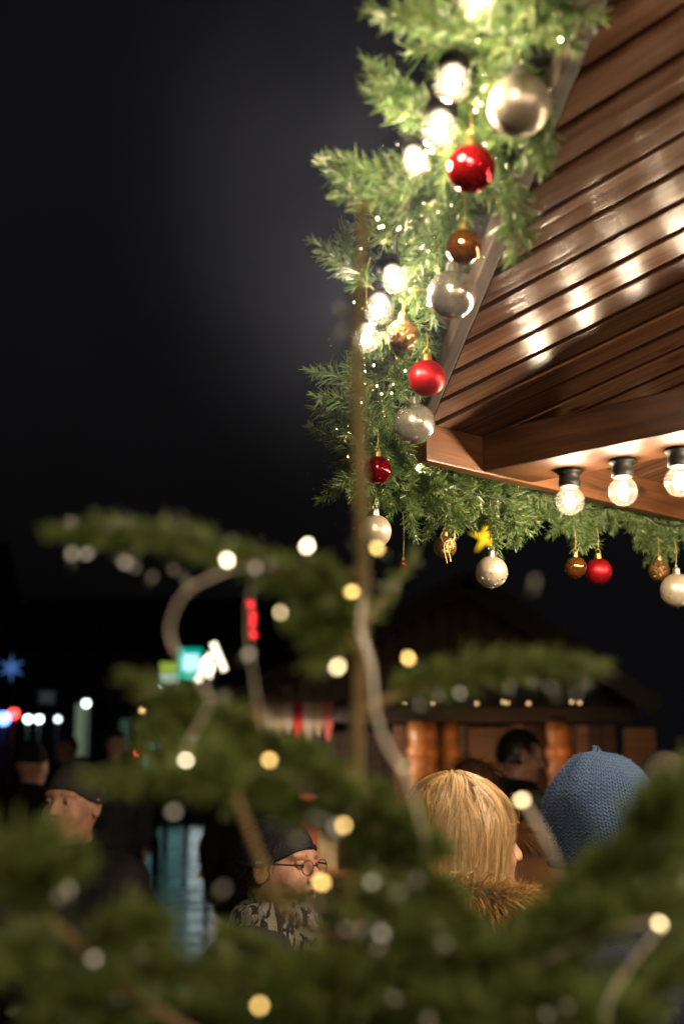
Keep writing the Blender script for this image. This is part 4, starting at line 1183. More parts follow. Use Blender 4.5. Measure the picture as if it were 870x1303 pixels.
    if glasses:
        G_ = mat('spectacle_frame', (0.05, 0.018, 0.014), 0.3)
        gl = bpy.data.objects.new('glasses', None); COL.objects.link(gl); gl.parent = p
        for sx in (-1, 1):
            rim = [(sx * .032 + .024 * math.cos(a), .1045 - .10 * abs(.024 * math.cos(a)) * (1 if sx * math.cos(a) > 0 else 0), 1.618 + .018 * math.sin(a)) for a in np.linspace(0, 2 * math.pi, 25)[:-1]]
            link('rim', tube_mesh('rim', pose(np.array(rim)).tolist(), 0.0012, 6, closed=True), G_, gl)
            link('lens', mesh_np('lens', pose(icv * np.array([.023, .0015, .017]) + np.array([sx * .032, .104, 1.618])), icf, True), M_GLASS, gl)
            tm = [(sx * .056, .100, 1.624), (sx * .074, .05, 1.626), (sx * .082, -.005, 1.626), (sx * .082, -.03, 1.605)]
            link('temple', tube_mesh('temple', pose(np.array([tuple(q) for q in catmull(tm, 4)])).tolist(), 0.0022, 6), G_, gl)
        link('bridge', tube_mesh('bridge', pose(np.array([(-.009, .105, 1.621), (0, .108, 1.625), (.009, .105, 1.621)])).tolist(), 0.0018, 6), G_, gl)
    if scarf:
        s = SDF((-.20, -.20, 1.16), (.20, .22, 1.60), 0.009)
        for k in range(3):
            ring = [(.088 * math.sin(a) * (1 + .05 * k), -.012 + .085 * math.cos(a) * (1 + .07 * k), 1.505 - .035 * k + .012 * math.sin(a * 2 + k)) for a in np.linspace(0, 2 * math.pi, 17)]
            for i in range(16): s.cap(ring[i], ring[i + 1], scarf_r, scarf_r, 0.012)
        s.cap((.03, .11, 1.44), (.05, .145, 1.22), scarf_r * 1.5, scarf_r * 1.6, 0.02)
        v, f = s.mesh('scarf'); link('scarf', mesh_np('scarf', smooth_vf(v, f, 1), f, True), scarf, p)
    if fur:
        rs = np.random.RandomState(4)
        s = SDF((-.24, -.26, 1.28), (.24, .20, 1.62), 0.010)                    # hood lying on the back, edged with fur
        ringp = [(.142 * math.sin(a), -.030 + .130 * math.cos(a), 1.522 - .022 * math.cos(a)) for a in np.linspace(0, 2 * math.pi, 33)]
        for i in range(32): s.cap(ringp[i], ringp[i + 1], .022, .022, 0.01)
        s.ell((0, -.13, 1.40), (.12, .055, .075), 0.04)
        v, f = s.mesh('hood'); hd = link('hood', mesh_np('hood', smooth_vf(v, f, 1), f, True), coat, p)
        def fn(rs):
            a = rs.uniform(0, 2 * np.pi); c = np.array([.142 * math.sin(a), -.030 + .130 * math.cos(a), 1.522 - .022 * math.cos(a)])
            out = np.array([math.sin(a), math.cos(a), 0.0]); b = rs.uniform(-0.6, 2.6)
            d = out * math.cos(b) + np.array([0, 0, 1]) * math.sin(b); d = d + rs.normal(size=3) * 0.30; d /= np.linalg.norm(d)
            L = rs.uniform(0.028, 0.058)
            P = [c + d * (.018 + L * t) + np.array([0, 0, -0.022]) * t * t for t in np.linspace(0, 1, 4)]
            return P, np.tile(np.cross(d, rs.normal(size=3)), (4, 1))
        sv, sf = strands(rs, None, fn, 6500, 0.0007)
        tag(link('fur_trim', mesh_np('fur_trim', sv, sf), fur, hd), kind='stuff')
    return p
def stand(px, py_top, z, height=None):
    """ground spot for someone whose head top shows at this pixel, z metres ahead; returns (x, y), height"""
    q = at(px, py_top, z); return (q.x, q.y), q.z
xy, hh = stand(590, 1000, 2.52)
person('person', xy, 58, hh + 0.010, 'person with chin-length blond hair and golden fur-edged hood, seen from behind', C_OLIVE, hair=('bob', H_BLOND), fur=H_FUR, arms=('pocket', 'hold'), scarf=C_RED, scarf_r=.016, nhair=9000, h=0.007, turn=8)
xy, hh = stand(357, 1041, 3.15)
M_SCARF = mat('patterned_scarf', (0.20, 0.19, 0.18), 0.9, bump=0.4, bscale=150)
def scarf_pattern(m):
    n = m.node_tree.nodes; l = m.node_tree.links; b = n['Principled BSDF']
    tc = n.new('ShaderNodeTexCoord'); v = n.new('ShaderNodeTexNoise'); v.inputs['Scale'].default_value = 28; v.inputs['Detail'].default_value = 2; v.inputs['Distortion'].default_value = 1.5
    mp = n.new('ShaderNodeMapping'); mp.inputs['Rotation'].default_value = (0.3, 0.7, 0.4); mp.inputs['Scale'].default_value = (1.6, 1.6, 0.7)
    l.new(tc.outputs['Object'], mp.inputs['Vector']); l.new(mp.outputs[0], v.inputs['Vector'])
    cr = n.new('ShaderNodeValToRGB')
    cr.color_ramp.elements[0].position = 0.50; cr.color_ramp.elements[0].color = (0.26, 0.245, 0.22, 1); cr.color_ramp.elements[1].position = 0.54; cr.color_ramp.elements[1].color = (0.025, 0.025, 0.027, 1)
    l.new(v.outputs['Fac'], cr.inputs['Fac']); l.new(cr.outputs['Color'], b.inputs['Base Color'])
scarf_pattern(M_SCARF)
person('person', xy, 122, hh, 'person in dark blue hat and dark-rimmed glasses, mouth open, grey patterned scarf', C_GREY, hat=('beanie', C_NAVY), hair=('short', H_DARK), glasses=True, mouth=0.008, scarf=M_SCARF, arms=('down', 'hold'), nhair=700, h=0.006)
xy, hh = stand(95, 972, 4.1)
person('person', xy, -158, hh, 'person in charcoal beanie and black coat, face turned aside', C_BLACK, hat=('beanie', C_BEANIE), arms=('pocket', 'pocket'), h=0.007, wide=1.1)
xy, hh = stand(602, 966, 3.9)
person('person', xy, 20, hh, 'person with brown hair and brown fur hood, mostly hidden behind the blond head', C_BROWN, hair=('short', H_BROWN), fur=H_FURB, arms=('hold', 'pocket'), h=0.010, nhair=1200)
xy, hh = stand(655, 926, 7.0)
person('person', xy, 78, hh, 'dark-haired person in black coat in profile before the wooden hut', C_BLACK, hair=('short', H_DARK), arms=('hold', 'hold'), h=0.009, nhair=700, nod=12)
# knitted hat wearer
xy, hh = stand(771, 992, 2.70)
bh = person('person', xy, 25, hh + 0.02, 'person in a slouchy blue knitted hat and dark blue coat', C_DKBLUE, hair=('short', H_DARK), arms=('down', 'hold'), h=0.008, nhair=300)
def knit_hat(p):
    n, m = 72, 34
    V, F, UV = [], [], []
    for j in range(m + 1):
        t = j / m
        # profile from rim up to the gathered tip
        z = -0.085 + 0.222 * t
        r = 1.0 * (1.0 + 0.13 * math.sin(math.pi * min(1, t * 1.15)) ) * (1 - max(0, (t - 0.34) / 0.66) ** 2.3) ** 0.46
        if t > 0.955: r = 0.085 - 0.03 * (t > 0.98)
        for i in range(n):
            a = 2 * math.pi * i / n
            rr = r * (1 + 0.022 * math.sin(3 * a + 5 * t) + 0.012 * math.sin(5 * a + 17 * t) + 0.012 * math.sin(7 * a - 3 * t) + 0.05 * t ** 4 * math.sin(11 * a + 2))
            lean = t * t
            V.append((0.104 * rr * math.sin(a) - 0.012 * lean + 0.004 * math.sin(9 * t), -0.016 + 0.128 * rr * math.cos(a) - 0.018 * lean, 1.635 + z + 0.006 * math.sin(2 * a + 1) * t))
    for j in range(m):
        for i in range(n):
            F.append((j * n + i, j * n + (i + 1) % n, (j + 1) * n + (i + 1) % n, (j + 1) * n + i))
    # inner rim fold
    me = mesh_np('knitted_hat', V, F, True)
    uvl = me.uv_layers.new(name='knit')
    k = 0
    for j in range(m):
        for i in range(n):
            for (ii, jj) in ((i, j), (i + 1, j), (i + 1, j + 1), (i, j + 1)):
                uvl.data[k].uv = (ii / n * 56, jj / m * 32); k += 1
    o = link('knitted_hat', me, M_KNIT, p)
    ring = [(.107 * math.sin(a), -.016 + .131 * math.cos(a), 1.552) for a in np.linspace(0, 2 * math.pi, 41)[:-1]]
    link('rim_fold', tube_mesh('rim_fold', ring, 0.010, 8, closed=True), C_DKBLUE, o)
    rs = np.random.RandomState(8)
    Va = np.array(V)
    def fn(rs):
        c = Va[rs.randint(0, len(Va))]; d = c - np.array([0, -.016, 1.63]); d /= np.linalg.norm(d); d = d + rs.normal(size=3) * 0.7; d /= np.linalg.norm(d)
        L = rs.uniform(0.002, 0.007)
        return [c, c + d * L * .5, c + d * L + rs.normal(size=3) * 0.001], np.tile(np.cross(d, rs.normal(size=3)), (3, 1))
    sv, sf = strands(rs, None, fn, 6000, 0.00022)
    tag(link('wool_fuzz', mesh_np('wool_fuzz', sv, sf), mat('wool_fuzz', (0.14, 0.22, 0.40), 0.9), o), kind='stuff')
knit_hat(bh)
# people further off, in the dark
for (px, py, z, hd, lab, coat, hat, hair) in (
        (42, 944, 8.5, 30, 'dark figure in black coat standing beyond the beanie wearer, back turned', C_BLACK, ('beanie', C_BLACK), None),
        (148, 928, 13.0, 170, 'distant person facing the fir tree, pale face above a dark coat', C_GREY, None, ('short', H_DARK)),
        (86, 935, 15.0, -150, 'distant person in dark coat near the dark building, half lit face', C_BLACK, None, ('short', H_BROWN)),
        (322, 942, 8.8, 10, 'dark-haired person with back turned before the striped valance', C_BLACK, None, ('short', H_DARK)),
        (842, 955, 4.3, -30, 'grey-haired person beyond the blue knitted hat', C_GREY, None, ('short', H_GREY))):
    xy, hh = stand(px, py, z)
    person('person', xy, hd, hh, lab, coat, hat=hat, hair=hair, h=0.014, nhair=250, arms=('down', 'pocket'))
# ================================================================== the wooden hut across the lane
def X_(px, z): return (px - 435) / FPX * z
HY = 9.6
M_FACADE_D = wood('tarred_board', (0.012, 0.007, 0.005), (0.035, 0.018, 0.012), rough=0.6, scale=0.6)  # hut wood darkened in the colour, so gable and eave look unlit
def hpt(px, py, y): # world point on the vertical plane at distance y
    r = ray(px, py); return CAM + r * (y / r.y)
apex = hpt(592, 738, HY); eL = hpt(288, 893, HY); eR = hpt(824, 893, HY)
hut = empty('market_hut', (apex.x, HY + 1.2, 0), 0, 'dark wooden market hut with gable roof, turned posts and striped valance', 'hut')
hi = Vector((apex.x, HY + 1.2, 0))
def hp(name, me, m, loc=(0, 0, 0), rot=None, parent=None):
    o = link(name, me, m, parent or hut)
    o.location = Vector(loc) - (hi if parent is None else Vector((0, 0, 0)))
    if rot: o.rotation_euler = rot
    return o
for (e, sgn) in ((eL, -1), (eR, 1)):
    d = Vector((e.x - apex.x, 0, e.z - apex.z)); L = d.length; ang = math.atan2(-d.z, d.x)
    nb = 9
    for i in range(nb):                                     # roof boards, lapped
        a0, a1 = L * i / nb, L * (i + 1) / nb + 0.02
        c = Vector((apex.x, HY - 0.25, apex.z)) + d.normalized() * ((a0 + a1) / 2)
        o = hp('roof_board', box_mesh('roof_board', 0, 2.9, -(a1 - a0) / 2, (a1 - a0) / 2, 0.012, 0.036, 0.003), M_FACADE_D, c + Vector((0, 0, 0.004 * (i % 2))))
        dx = Vector((0, 1, 0)); dy = d.normalized() * -sgn if False else d.normalized(); dz = dx.cross(dy)
        if dz.z < 0: dy = -dy; dz = dx.cross(dy)
        o.matrix_local = frame(c - hi + dz * (0.003 * (i % 2)), dx, dy, dz)
    dzb = Vector((0, 1, 0)).cross(d.normalized()); dzb = dzb if dzb.z > 0 else -dzb
    o = hp('barge_board', box_mesh('barge_board', 0, L + 0.05, -0.012, 0.012, -0.10, 0.006, 0.004), M_FACADE_D)
    o.matrix_local = frame(Vector((apex.x, HY - 0.27, apex.z)) - hi, d.normalized(), Vector((0, 1, 0)) * (1 if d.normalized().cross(Vector((0, 1, 0))).z > 0 else -1), dzb)
# gable boards above the eave
wtop = eL.z - 0.02
for i in range(22):
    x0 = eL.x + 0.1 + i * (eR.x - eL.x - 0.2) / 22; x1 = x0 + (eR.x - eL.x - 0.2) / 22 - 0.008
    xm = (x0 + x1) / 2
    top = apex.z - abs(xm - apex.x) * ((apex.z - eL.z) / (apex.x - eL.x) if xm < apex.x else (apex.z - eR.z) / (eR.x - apex.x)) - 0.06
    if top - wtop > 0.06:
        hp('gable_board', box_mesh('gable_board', x0 - xm, x1 - xm, -0.012, 0.012, 0, top - wtop, 0.003), M_FACADE_D, (xm, HY + 0.42, wtop))
hp('eave_beam', box_mesh('eave_beam', eL.x + 0.05 - apex.x, eR.x - 0.05 - apex.x, -0.05, 0.05, -0.10, 0, 0.006), M_FACADE_D, (apex.x, HY + 0.3, wtop))
# wall boards, with a serving opening on one side
for i in range(28):
    x0 = eL.x + 0.12 + i * (eR.x - eL.x - 0.24) / 28; x1 = x0 + (eR.x - eL.x - 0.24) / 28 - 0.008
    xm = (x0 + x1) / 2
    z1 = wtop - 0.11 if xm > X_(500, 9.9) else 0.98
    hp('wall_board', box_mesh('wall_board', x0 - xm, x1 - xm, -0.012, 0.012, 0, z1, 0.003), M_HUT if (i % 5) else M_HUTPOST, (xm, HY + 0.55, 0))
for i in range(16):
    x0 = eL.x + 0.12 + i * 0.125
    hp('back_board', box_mesh('back_board', 0, 0.117, -0.012, 0.012, 0, wtop - 0.1, 0.003), M_HUT, (x0, HY + 2.2, 0))
hp('counter_top', box_mesh('counter_top', -0.78, 0.50, -0.28, 0.22, 0, 0.045, 0.006), M_HUTPOST, (X_(400, 9.9), HY + 0.52, 0.99))
# turned posts
POST = [(0, 0), (0.11, 0), (0.11, 0.35), (0.075, 0.40), (0.085, 0.46), (0.070, 0.52), (0.080, 1.2), (0.090, 1.66), (0.105, 1.70), (0.085, 1.74), (0.112, 1.80), (0.112, 1.84), (0.085, 1.88), (0.100, 1.95), (0.090, wtop - 0.1), (0, wtop - 0.1)]
for px, w in ((535, 1.0), (569, 0.75), (706, 0.85)):
    prof = [(r * w, z) for r, z in POST]
    hp('turned_post', lathe_mesh('turned_post', prof, 20), M_HUTPOST, (X_(px, 9.9), HY + 0.28 + (0.12 if w < 0.8 else 0), 0))
hp('panel', box_mesh('panel', -0.11, 0.11, -0.015, 0.015, 0, 0.85, 0.004), M_HUTPOST, (X_(820, 9.9) - 0.02, HY + 0.50, 1.15))
hp('panel', box_mesh('panel', -0.16, 0.16, -0.015, 0.015, 0, 0.95, 0.004), M_HUT, (X_(625, 9.9), HY + 0.46, 1.05))
# scalloped valance
def translucent(m, c, f=0.55):
    n = m.node_tree.nodes; l = m.node_tree.links
    t = n.new('ShaderNodeBsdfTranslucent'); t.inputs['Color'].default_value = (*c, 1); x = n.new('ShaderNodeMixShader'); x.inputs[0].default_value = f
    l.new(n['Principled BSDF'].outputs[0], x.inputs[1]); l.new(t.outputs[0], x.inputs[2]); l.new(x.outputs[0], n['Material Output'].inputs['Surface'])
    return m
VC = [translucent(mat('valance_' + n, c, 0.8, noise=0.15, nscale=8), c) for n, c in (('red', (0.50, 0.13, 0.12)), ('white', (0.62, 0.56, 0.50)), ('pink', (0.55, 0.28, 0.25)), ('cream', (0.52, 0.46, 0.36)))]
def scallop(w, h_):
    pts = [(-w / 2, 0)] + [(-w / 2 + w * t, -h_ * (0.62 + 0.38 * math.sin(math.pi * t))) for t in np.linspace(0, 1, 9)] + [(w / 2, 0)]
    bm = bmesh.new(); a = [bm.verts.new((x, 0, z)) for x, z in pts]; b = [bm.verts.new((x, 0.006, z)) for x, z in pts]
    bm.faces.new(a); bm.faces.new(b[::-1])
    for i in range(len(pts)): j = (i + 1) % len(pts); bm.faces.new((a[i], b[i], b[j], a[j]))
    return bm_mesh('scallop', bm)
xs = np.linspace(X_(250, 9.6), X_(424, 9.6), 15)
for i in range(14):
    me = scallop((xs[1] - xs[0]) * 0.97, 0.23 + 0.03 * (i % 3))
    hp('scallop', me, VC[(0, 1, 0, 2, 1, 0, 0, 1, 3, 1, 0, 1, 3, 2)[i]], ((xs[i] + xs[i + 1]) / 2, HY - 0.20 + 0.004 * (i % 2), wtop + 0.005))
hp('valance_rail', box_mesh('valance_rail', xs[0] - 0.03, xs[-1] + 0.03, -0.015, 0.0, 0, 0.03), M_HUT, (0, HY - 0.205, wtop + 0.006))
# small bulbs along the hut's eave and two lamps inside
TINY = lathe_mesh('small_bulb', [(0.012 * math.sin(math.pi * k / 8), 0.012 * math.cos(math.pi * k / 8)) for k in range(9)], 10)
TINY.materials.append(emit('small_bulb_glow', (1.0, 0.62, 0.28), 1.3))
for k, px in enumerate((515, 550, 606, 640, 645, 672, 727, 737)):
    q = hpt(px, 893 + (k % 3), HY - 0.12)
    o = link('small_bulb', TINY, None, hut); o.location = q - hi
    if k % 2 == 0:
        ld = bpy.data.lights.new('small_bulb_light', 'POINT'); ld.energy = 1.3; ld.color = (1.0, 0.50, 0.18); ld.shadow_soft_size = 0.03
        lo = link('small_bulb_light', ld, None, o); lo.location = (0, 0.10, -0.30)
LAMP = lathe_mesh('hanging_lamp', [(0, 0.10), (0.015, 0.10), (0.015, 0.06), (0.09, 0.0), (0.085, 0.0), (0.012, 0.055), (0, 0.055)], 20); LAMP.materials.append(M_BLACK)
for px in (285, 340, 395):
    o = link('hanging_lamp', LAMP, None, hut); o.location = Vector((X_(px, 9.6), HY - 0.02, wtop - 0.13)) - hi
    g_ = link('lamp_bulb', TINY, None, o); g_.location = (0, 0, 0.015)
    ld = bpy.data.lights.new('lamp_light', 'POINT'); ld.energy = 16; ld.color = (1.0, 0.84, 0.66); ld.shadow_soft_size = 0.03
    lo = link('lamp_light', ld, None, o); lo.location = (0, 0, -0.01)
# wares on the counter
def ware(px, w, h_, col, lab, z=1.036):
    bm = bmesh.new(); box_bm(bm, -w / 2, w / 2, -0.08, 0.08, 0, h_ * 0.8, 0.012)
    o = link('gift_tin', bm_mesh('gift_tin', bm), mat('tin_' + lab.split()[0], col, 0.4, noise=0.2, nscale=12))
    o.location = (X_(px, 9.8), HY + 0.45, z)
    link('lid', box_mesh('lid', -w / 2 - 0.006, w / 2 + 0.006, -0.086, 0.086, h_ * 0.8 + 0.001, h_, 0.006), o.data.materials[0], o)
    tag(o, lab, 'tin', 'tins set out on the hut counter')
for px, w, h_, c, lab in ((355, .15, .34, (0.32, 0.36, 0.05), 'lime yellow tin on the hut counter'), (322, .18, .55, (0.62, 0.30, 0.22), 'salmon pink tin on the hut counter'), (292, .16, .42, (0.6, 0.57, 0.5), 'white tin on the hut counter'), (390, .18, .50, (0.45, 0.10, 0.06), 'brick red tin on the hut counter'), (418, .14, .36, (0.5, 0.4, 0.2), 'ochre tin on the hut counter')):
    ware(px, w, h_, c, lab)

# ================================================================== unseen stall behind the camera, added with strong bulbs to light fir and people
os_ = empty('market_stall', (1.2, -1.9, 0), 0, 'wooden stall across the lane with a row of globe bulbs', 'stall')
def op(name, me, m, loc): o = link(name, me, m, os_); o.location = Vector(loc) - Vector((1.2, -1.9, 0)); return o
for i in range(14):
    op('roof_board', box_mesh('roof_board', -2.4, 2.6, -0.075, 0.072, 0, 0.02), M_HUT, (1.2, -1.25 - i * 0.15, 2.62 + i * 0.03))
op('eave_beam', box_mesh('eave_beam', -2.4, 2.6, -0.04, 0.04, 0, 0.09, 0.004), M_BEAM, (1.2, -1.25, 2.50))
for x in (-1.1, 3.6): op('post', box_mesh('post', -0.045, 0.045, -0.045, 0.045, 0, 2.499, 0.006), M_BEAM, (x, -1.25, 0))
for i in range(34): op('wall_board', box_mesh('wall_board', 0, 0.138, -0.012, 0.012, 0, 2.6, 0.003), M_HUT, (-1.15 + i * 0.145, -2.6, 0))
op('counter_top', box_mesh('counter_top', -2.2, 2.4, -0.25, 0.25, 0, 0.04, 0.005), M_BEAM, (1.2, -1.55, 0.95))
for i in range(16):
    b = bulb('globe_bulb', None, BULB_W * 3.9); b.location = (-0.85 + i * 0.27, -1.25, 2.4995)
    tag(b, 'clear globe bulb on the stall across the lane, %s along its eave' % ORD[i], 'bulb', 'globe bulbs on the stall across the lane')

# ================================================================== far side of the square
M_FACADE = mat('dark_plaster', (0.10, 0.095, 0.09), 0.9, noise=0.2, nscale=1.5, bump=0.2, bscale=6)
M_ROOFT = mat('dark_roof_tiles', (0.05, 0.03, 0.025), 0.8, noise=0.3, nscale=4)
M_FRAME = mat('window_frame', (0.15, 0.15, 0.14), 0.6, noise=0.1)
M_PANE = mat('dark_pane', (0.01, 0.012, 0.015), 0.08, noise=0.2, nscale=2)
def building(x0, x1, y, hgt, label, lit, doors=()):
    b = empty('building', ((x0 + x1) / 2, y, 0), 0, label, 'building')
    o0 = Vector(((x0 + x1) / 2, y, 0))
    def pt(name, me, m, loc, parent=None):
        o = link(name, me, m, parent or b); o.location = Vector(loc) - (o0 if parent is None else Vector((0, 0, 0))); return o
    pt('wall', box_mesh('wall', x0, x1, 0, 8, -0.05, hgt), M_FACADE, (0, y, 0))
    bm = bmesh.new(); vs = [bm.verts.new(p) for p in ((x0 - .3, -.4, hgt), (x1 + .3, -.4, hgt), (x1 + .3, 8.4, hgt), (x0 - .3, 8.4, hgt), (x0 - .3, 4, hgt + 3), (x1 + .3, 4, hgt + 3))]
    for q in ((0, 1, 5, 4), (2, 3, 4, 5), (0, 4, 3), (1, 2, 5), (3, 2, 1, 0)): bm.faces.new([vs[i] for i in q])
    pt('roof', bm_mesh('roof', bm), M_ROOFT, (0, y, 0))
    k = int((x1 - x0) / 2.4)
    for fl in range(int(hgt // 3)):
        for i in range(k):
            if fl == 0: continue
            xx = x0 + (i + 0.5) * (x1 - x0) / k
            w = pt('window', box_mesh('window', -0.5, 0.5, -0.06, 0.0, 0, 1.5), M_FRAME, (xx, y - 0.002, fl * 3 + 0.9))
            pt('pane', box_mesh('pane', -0.44, -0.03, -0.07, -0.062, 0.06, 1.44), M_PANE, (0, 0, 0), w)
            pt('pane', box_mesh('pane', 0.03, 0.44, -0.07, -0.062, 0.06, 1.44), M_PANE, (0, 0, 0), w)
    for (px0, py0, px1, py1, col, st) in lit:
        a = hpt(px0, py0, y - 0.1); c = hpt(px1, py1, y - 0.1)
        xm = (a.x + c.x) / 2; zb = min(a.z, c.z); hw = abs(a.x - c.x) / 2; hh_ = abs(a.z - c.z)
        w = pt('lit_window', box_mesh('lit_window', -hw - 0.08, hw + 0.08, -0.08, 0, -0.08, hh_ + 0.08), M_FRAME, (xm, y - 0.002, zb))
        n2 = max(1, int(round(hw * 2 / 0.9)))
        for j in range(n2):
            aa = -hw + j * 2 * hw / n2 + 0.03; bb = -hw + (j + 1) * 2 * hw / n2 - 0.03
            pt('pane', box_mesh('pane', aa, bb, -0.10, -0.082, 0, hh_), emit('pane_glow', col, st), (0, 0, 0), w)
    return b
building(-32, -15.5, 60, 9.5, 'dark plastered house with a pale green lit doorway', [(96, 896, 112, 962, (0.55, 0.75, 0.48), 0.16), (50, 880, 70, 895, (0.5, 0.6, 0.6), 0.04)])
building(-14.8, -2.0, 64, 7.5, 'low dark shop building with bright cool shop windows', [(186, 948, 232, 990, (0.35, 0.85, 0.82), 0.8), (236, 940, 276, 990, (0.75, 0.90, 0.92), 2.2), (152, 915, 166, 955, (0.30, 0.5, 0.42), 0.07), (282, 950, 330, 985, (0.9, 0.8, 0.6), 0.8)])
# lamps on the far side
M_POLE = mat('lamp_pole', (0.03, 0.03, 0.03), 0.5, noise=0.2)
def lamp(px, py, y, r, col, st, label, name='street_lamp'):
    q = hpt(px, py, y)
    t = empty(name, (q.x, q.y, 0), 0, label, 'lamp', 'far lamps across the square')
    link('pole', lathe_mesh('pole', [(0.09, 0), (0.09, 0.5), (0.05, 0.6), (0.035, q.z - r), (0, q.z - r)], 10), M_POLE, t)
    g_ = link('globe', lathe_mesh('globe', [(r * math.sin(math.pi * k / 10), r * math.cos(math.pi * k / 10)) for k in range(11)], 14), emit('lamp_glow', col, st), t)
    g_.location = (0, 0, q.z)
    link('cap', lathe_mesh('cap', [(0, r * 1.5), (r * 0.4, r * 1.35), (r * 0.8, r * 0.9), (r * 0.75, r * 0.8), (0, r * 0.85)], 12), M_POLE, t).location = (0, 0, q.z)
for (px, py, y, r, col, st, lab) in (
        (36, 915, 52, .13, (0.75, 0.95, 0.95), 7, 'cool white globe lamp, first of two side by side'), (50, 915, 52, .13, (0.75, 0.95, 0.92), 7, 'cool white globe lamp, second of two side by side'),
        (74, 915, 52, .10, (0.7, 0.9, 1.0), 5, 'small cool white globe lamp standing alone past the pair'), (110, 895, 56, .14, (0.7, 1.0, 0.85), 6, 'greenish white globe lamp above the lit doorway'),
        (5, 914, 48, .22, (0.12, 0.25, 1.0), 7, 'blue globe lamp beside the small red one'), (18, 908, 47, .16, (1.0, 0.05, 0.04), 6, 'small red globe lamp beside the blue one'), (176, 958, 40, .06, (1.0, 0.06, 0.05), 5, 'tiny red lamp low over the square'),
        (203, 878, 30, .04, (0.5, 0.9, 0.8), 7, 'tiny green-white lamp above a fir branch'), (182, 904, 28, .05, (1.0, 0.55, 0.2), 2.5, 'tiny amber lamp low behind the fir')):
    lamp(px, py, y, r, col, st, lab)
# illuminated signs on masts
def sign(px, py, y, w, h_, label, panels):
    q = hpt(px, py, y)
    t = empty('sign', (q.x, q.y, 0), 0, label, 'sign')
    link('mast', lathe_mesh('mast', [(0.08, 0), (0.06, q.z - h_ / 2), (0, q.z - h_ / 2)], 10), M_POLE, t)
    link('casing', box_mesh('casing', -w / 2, w / 2, 0, 0.15, q.z - h_ / 2, q.z + h_ / 2, 0.02), M_FRAME, t)
    for (x0, x1, z0, z1, col, st) in panels:
        link('panel', box_mesh('panel', x0 * w, x1 * w, -0.012, -0.002, q.z + z0 * h_, q.z + z1 * h_), emit('sign_glow', col, st), t)
sign(242, 845, 45, 0.80, 1.05, 'square green illuminated sign with pale blue middle', [(-.48, .48, -.48, -.22, (0.0, 0.55, 0.36), 0.9), (-.48, .48, .30, .48, (0.0, 0.5, 0.34), 0.7), (-.48, -.30, -.21, .29, (0.0, 0.5, 0.34), 0.9), (.34, .48, -.21, .29, (0.0, 0.45, 0.3), 0.6), (-.29, .33, -.21, .29, (0.42, 0.85, 0.95), 1.4)])
sign(215, 858, 42, 0.56, 0.74, 'small illuminated sign, lime green above and pale below', [(-.48, .48, 0.02, .48, (0.45, 0.65, 0.08), 0.5), (-.48, .48, -.48, 0.0, (0.65, 0.85, 0.70), 0.55)])
def glow_bars(name, px, py, y, bars, col, st, label, cat, r=0.05):
    q = hpt(px, py, y)
    t = empty(name, (q.x, q.y, 0), 0, label, cat)
    em = emit(name + '_glow', col, st)
    link('mast', lathe_mesh('mast', [(0.05, 0), (0.035, q.z - 0.06), (0, q.z - 0.06)], 10), M_POLE, t).location = (0, 0.12, 0)
    for b in bars:
        pts = [hpt(a, b_, y) - Vector((q.x, q.y, 0)) for a, b_ in b]
        link('light_bar', tube_mesh('light_bar', pts, r, 8), em, t)
    return t
glow_bars('lit_ornament', 267, 842, 24, [[(271, 818), (286, 853)], [(269, 832), (258, 848)], [(262, 848), (251, 868)], [(269, 845), (265, 862)]], (1.0, 0.86, 0.62), 2.4, 'bright white slanted frame of light tubes on a mast', 'ornament', 0.055)
glow_bars('red_lantern', 320, 785, 20, [[(318, 764), (320, 774)], [(322, 779), (321, 797)], [(320, 802), (324, 812)]], (1.0, 0.02, 0.03), 1.5, 'chain of red lanterns hanging on a mast behind the hut', 'lantern', 0.05)
def star(px, py, y, Rr, arms, col, st, label, name='light_star'):
    q = hpt(px, py, y)
    t = empty(name, (q.x, q.y, 0), 0, label, 'star light')
    link('mast', lathe_mesh('mast', [(0.05, 0), (0.035, q.z), (0, q.z)], 10), M_POLE, t).location = (0, 0.14, 0)
    em = emit(name + '_glow', col, st)
    for k in range(arms):
        a = math.pi / 2 + k * 2 * math.pi / arms
        bm = bmesh.new(); rb_ = Rr * 0.30
        c = Vector((0, 0, q.z)); tip = bm.verts.new(c + Vector((math.cos(a) * Rr, 0, math.sin(a) * Rr)))
        b4 = []
        for (s_, yy) in ((-1, 0), (0, -0.10 * Rr - 0.03), (1, 0), (0, 0.10 * Rr + 0.03)):
            aa = a + s_ * math.pi / arms; b4.append(bm.verts.new(c + Vector((math.cos(aa) * rb_ if s_ else 0, yy, math.sin(aa) * rb_ if s_ else 0))))
        for i in range(4): bm.faces.new((tip, b4[i], b4[(i + 1) % 4]))
        link('arm', bm_mesh('arm', bm), em, t)
star(15, 850, 50, 0.50, 6, (0.12, 0.32, 0.85), 0.35, 'pale blue six-armed star light far across the square')
star(618, 684, 13.5, 0.17, 5, (1.0, 0.62, 0.02), 1.3, 'yellow star light above the hut roof')
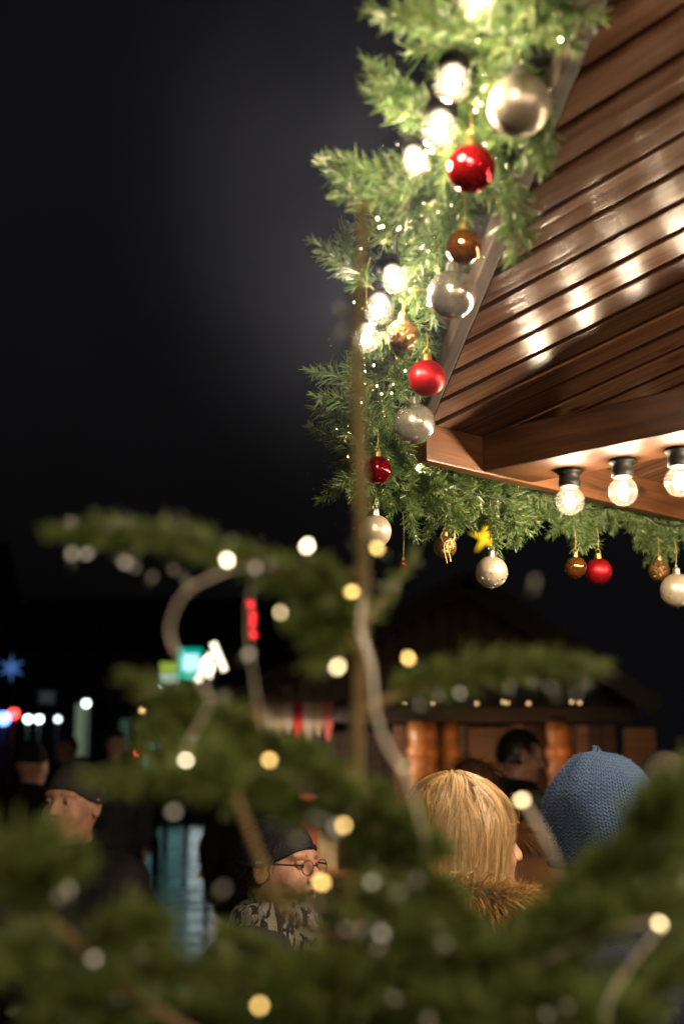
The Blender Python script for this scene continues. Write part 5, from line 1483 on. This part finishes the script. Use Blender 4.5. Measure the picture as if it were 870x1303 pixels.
# ================================================================== steam drifting up behind the garland
hm = bpy.data.materials.new('steam'); hm.use_nodes = True
hn = hm.node_tree.nodes; hl = hm.node_tree.links; hn.clear()
ho = hn.new('ShaderNodeOutputMaterial'); hv = hn.new('ShaderNodeVolumePrincipled')
hv.inputs['Color'].default_value = (0.52, 0.62, 1.0, 1)
hv.inputs['Anisotropy'].default_value = 0.0
tc = hn.new('ShaderNodeTexCoord')
ln = hn.new('ShaderNodeVectorMath'); ln.operation = 'LENGTH'
hl.new(tc.outputs['Object'], ln.inputs[0])
fo = hn.new('ShaderNodeMapRange'); fo.interpolation_type = 'SMOOTHERSTEP'
fo.inputs['From Min'].default_value = 0.98; fo.inputs['From Max'].default_value = 0.10
fo.inputs['To Min'].default_value = 0.0; fo.inputs['To Max'].default_value = 1.0
hl.new(ln.outputs['Value'], fo.inputs['Value'])
nz = hn.new('ShaderNodeTexNoise'); nz.inputs['Scale'].default_value = 1.5; nz.inputs['Detail'].default_value = 3; nz.inputs['Distortion'].default_value = 0.6
hl.new(tc.outputs['Object'], nz.inputs['Vector'])
nr = hn.new('ShaderNodeMapRange'); nr.inputs['From Min'].default_value = 0.32; nr.inputs['From Max'].default_value = 0.72
nr.inputs['To Min'].default_value = 0.15; nr.inputs['To Max'].default_value = 1.3
hl.new(nz.outputs['Fac'], nr.inputs['Value'])
mu = hn.new('ShaderNodeMath'); mu.operation = 'MULTIPLY'; hl.new(fo.outputs[0], mu.inputs[0]); hl.new(nr.outputs[0], mu.inputs[1])
mu2 = hn.new('ShaderNodeMath'); mu2.operation = 'MULTIPLY'; mu2.inputs[1].default_value = 0.115; hl.new(mu.outputs[0], mu2.inputs[0])
hl.new(mu2.outputs[0], hv.inputs['Density'])
hl.new(hv.outputs[0], ho.inputs['Volume'])
sm = bmesh.new(); bmesh.ops.create_icosphere(sm, subdivisions=3, radius=1.0)
steam = link('steam', bm_mesh('steam', sm, True), hm)
steam.location = at(450, 140, 2.05)
steam.scale = (0.44, 0.55, 0.70)
tag(steam, 'pale steam drifting in the dark beside the slanting garland', 'steam', kind='stuff')
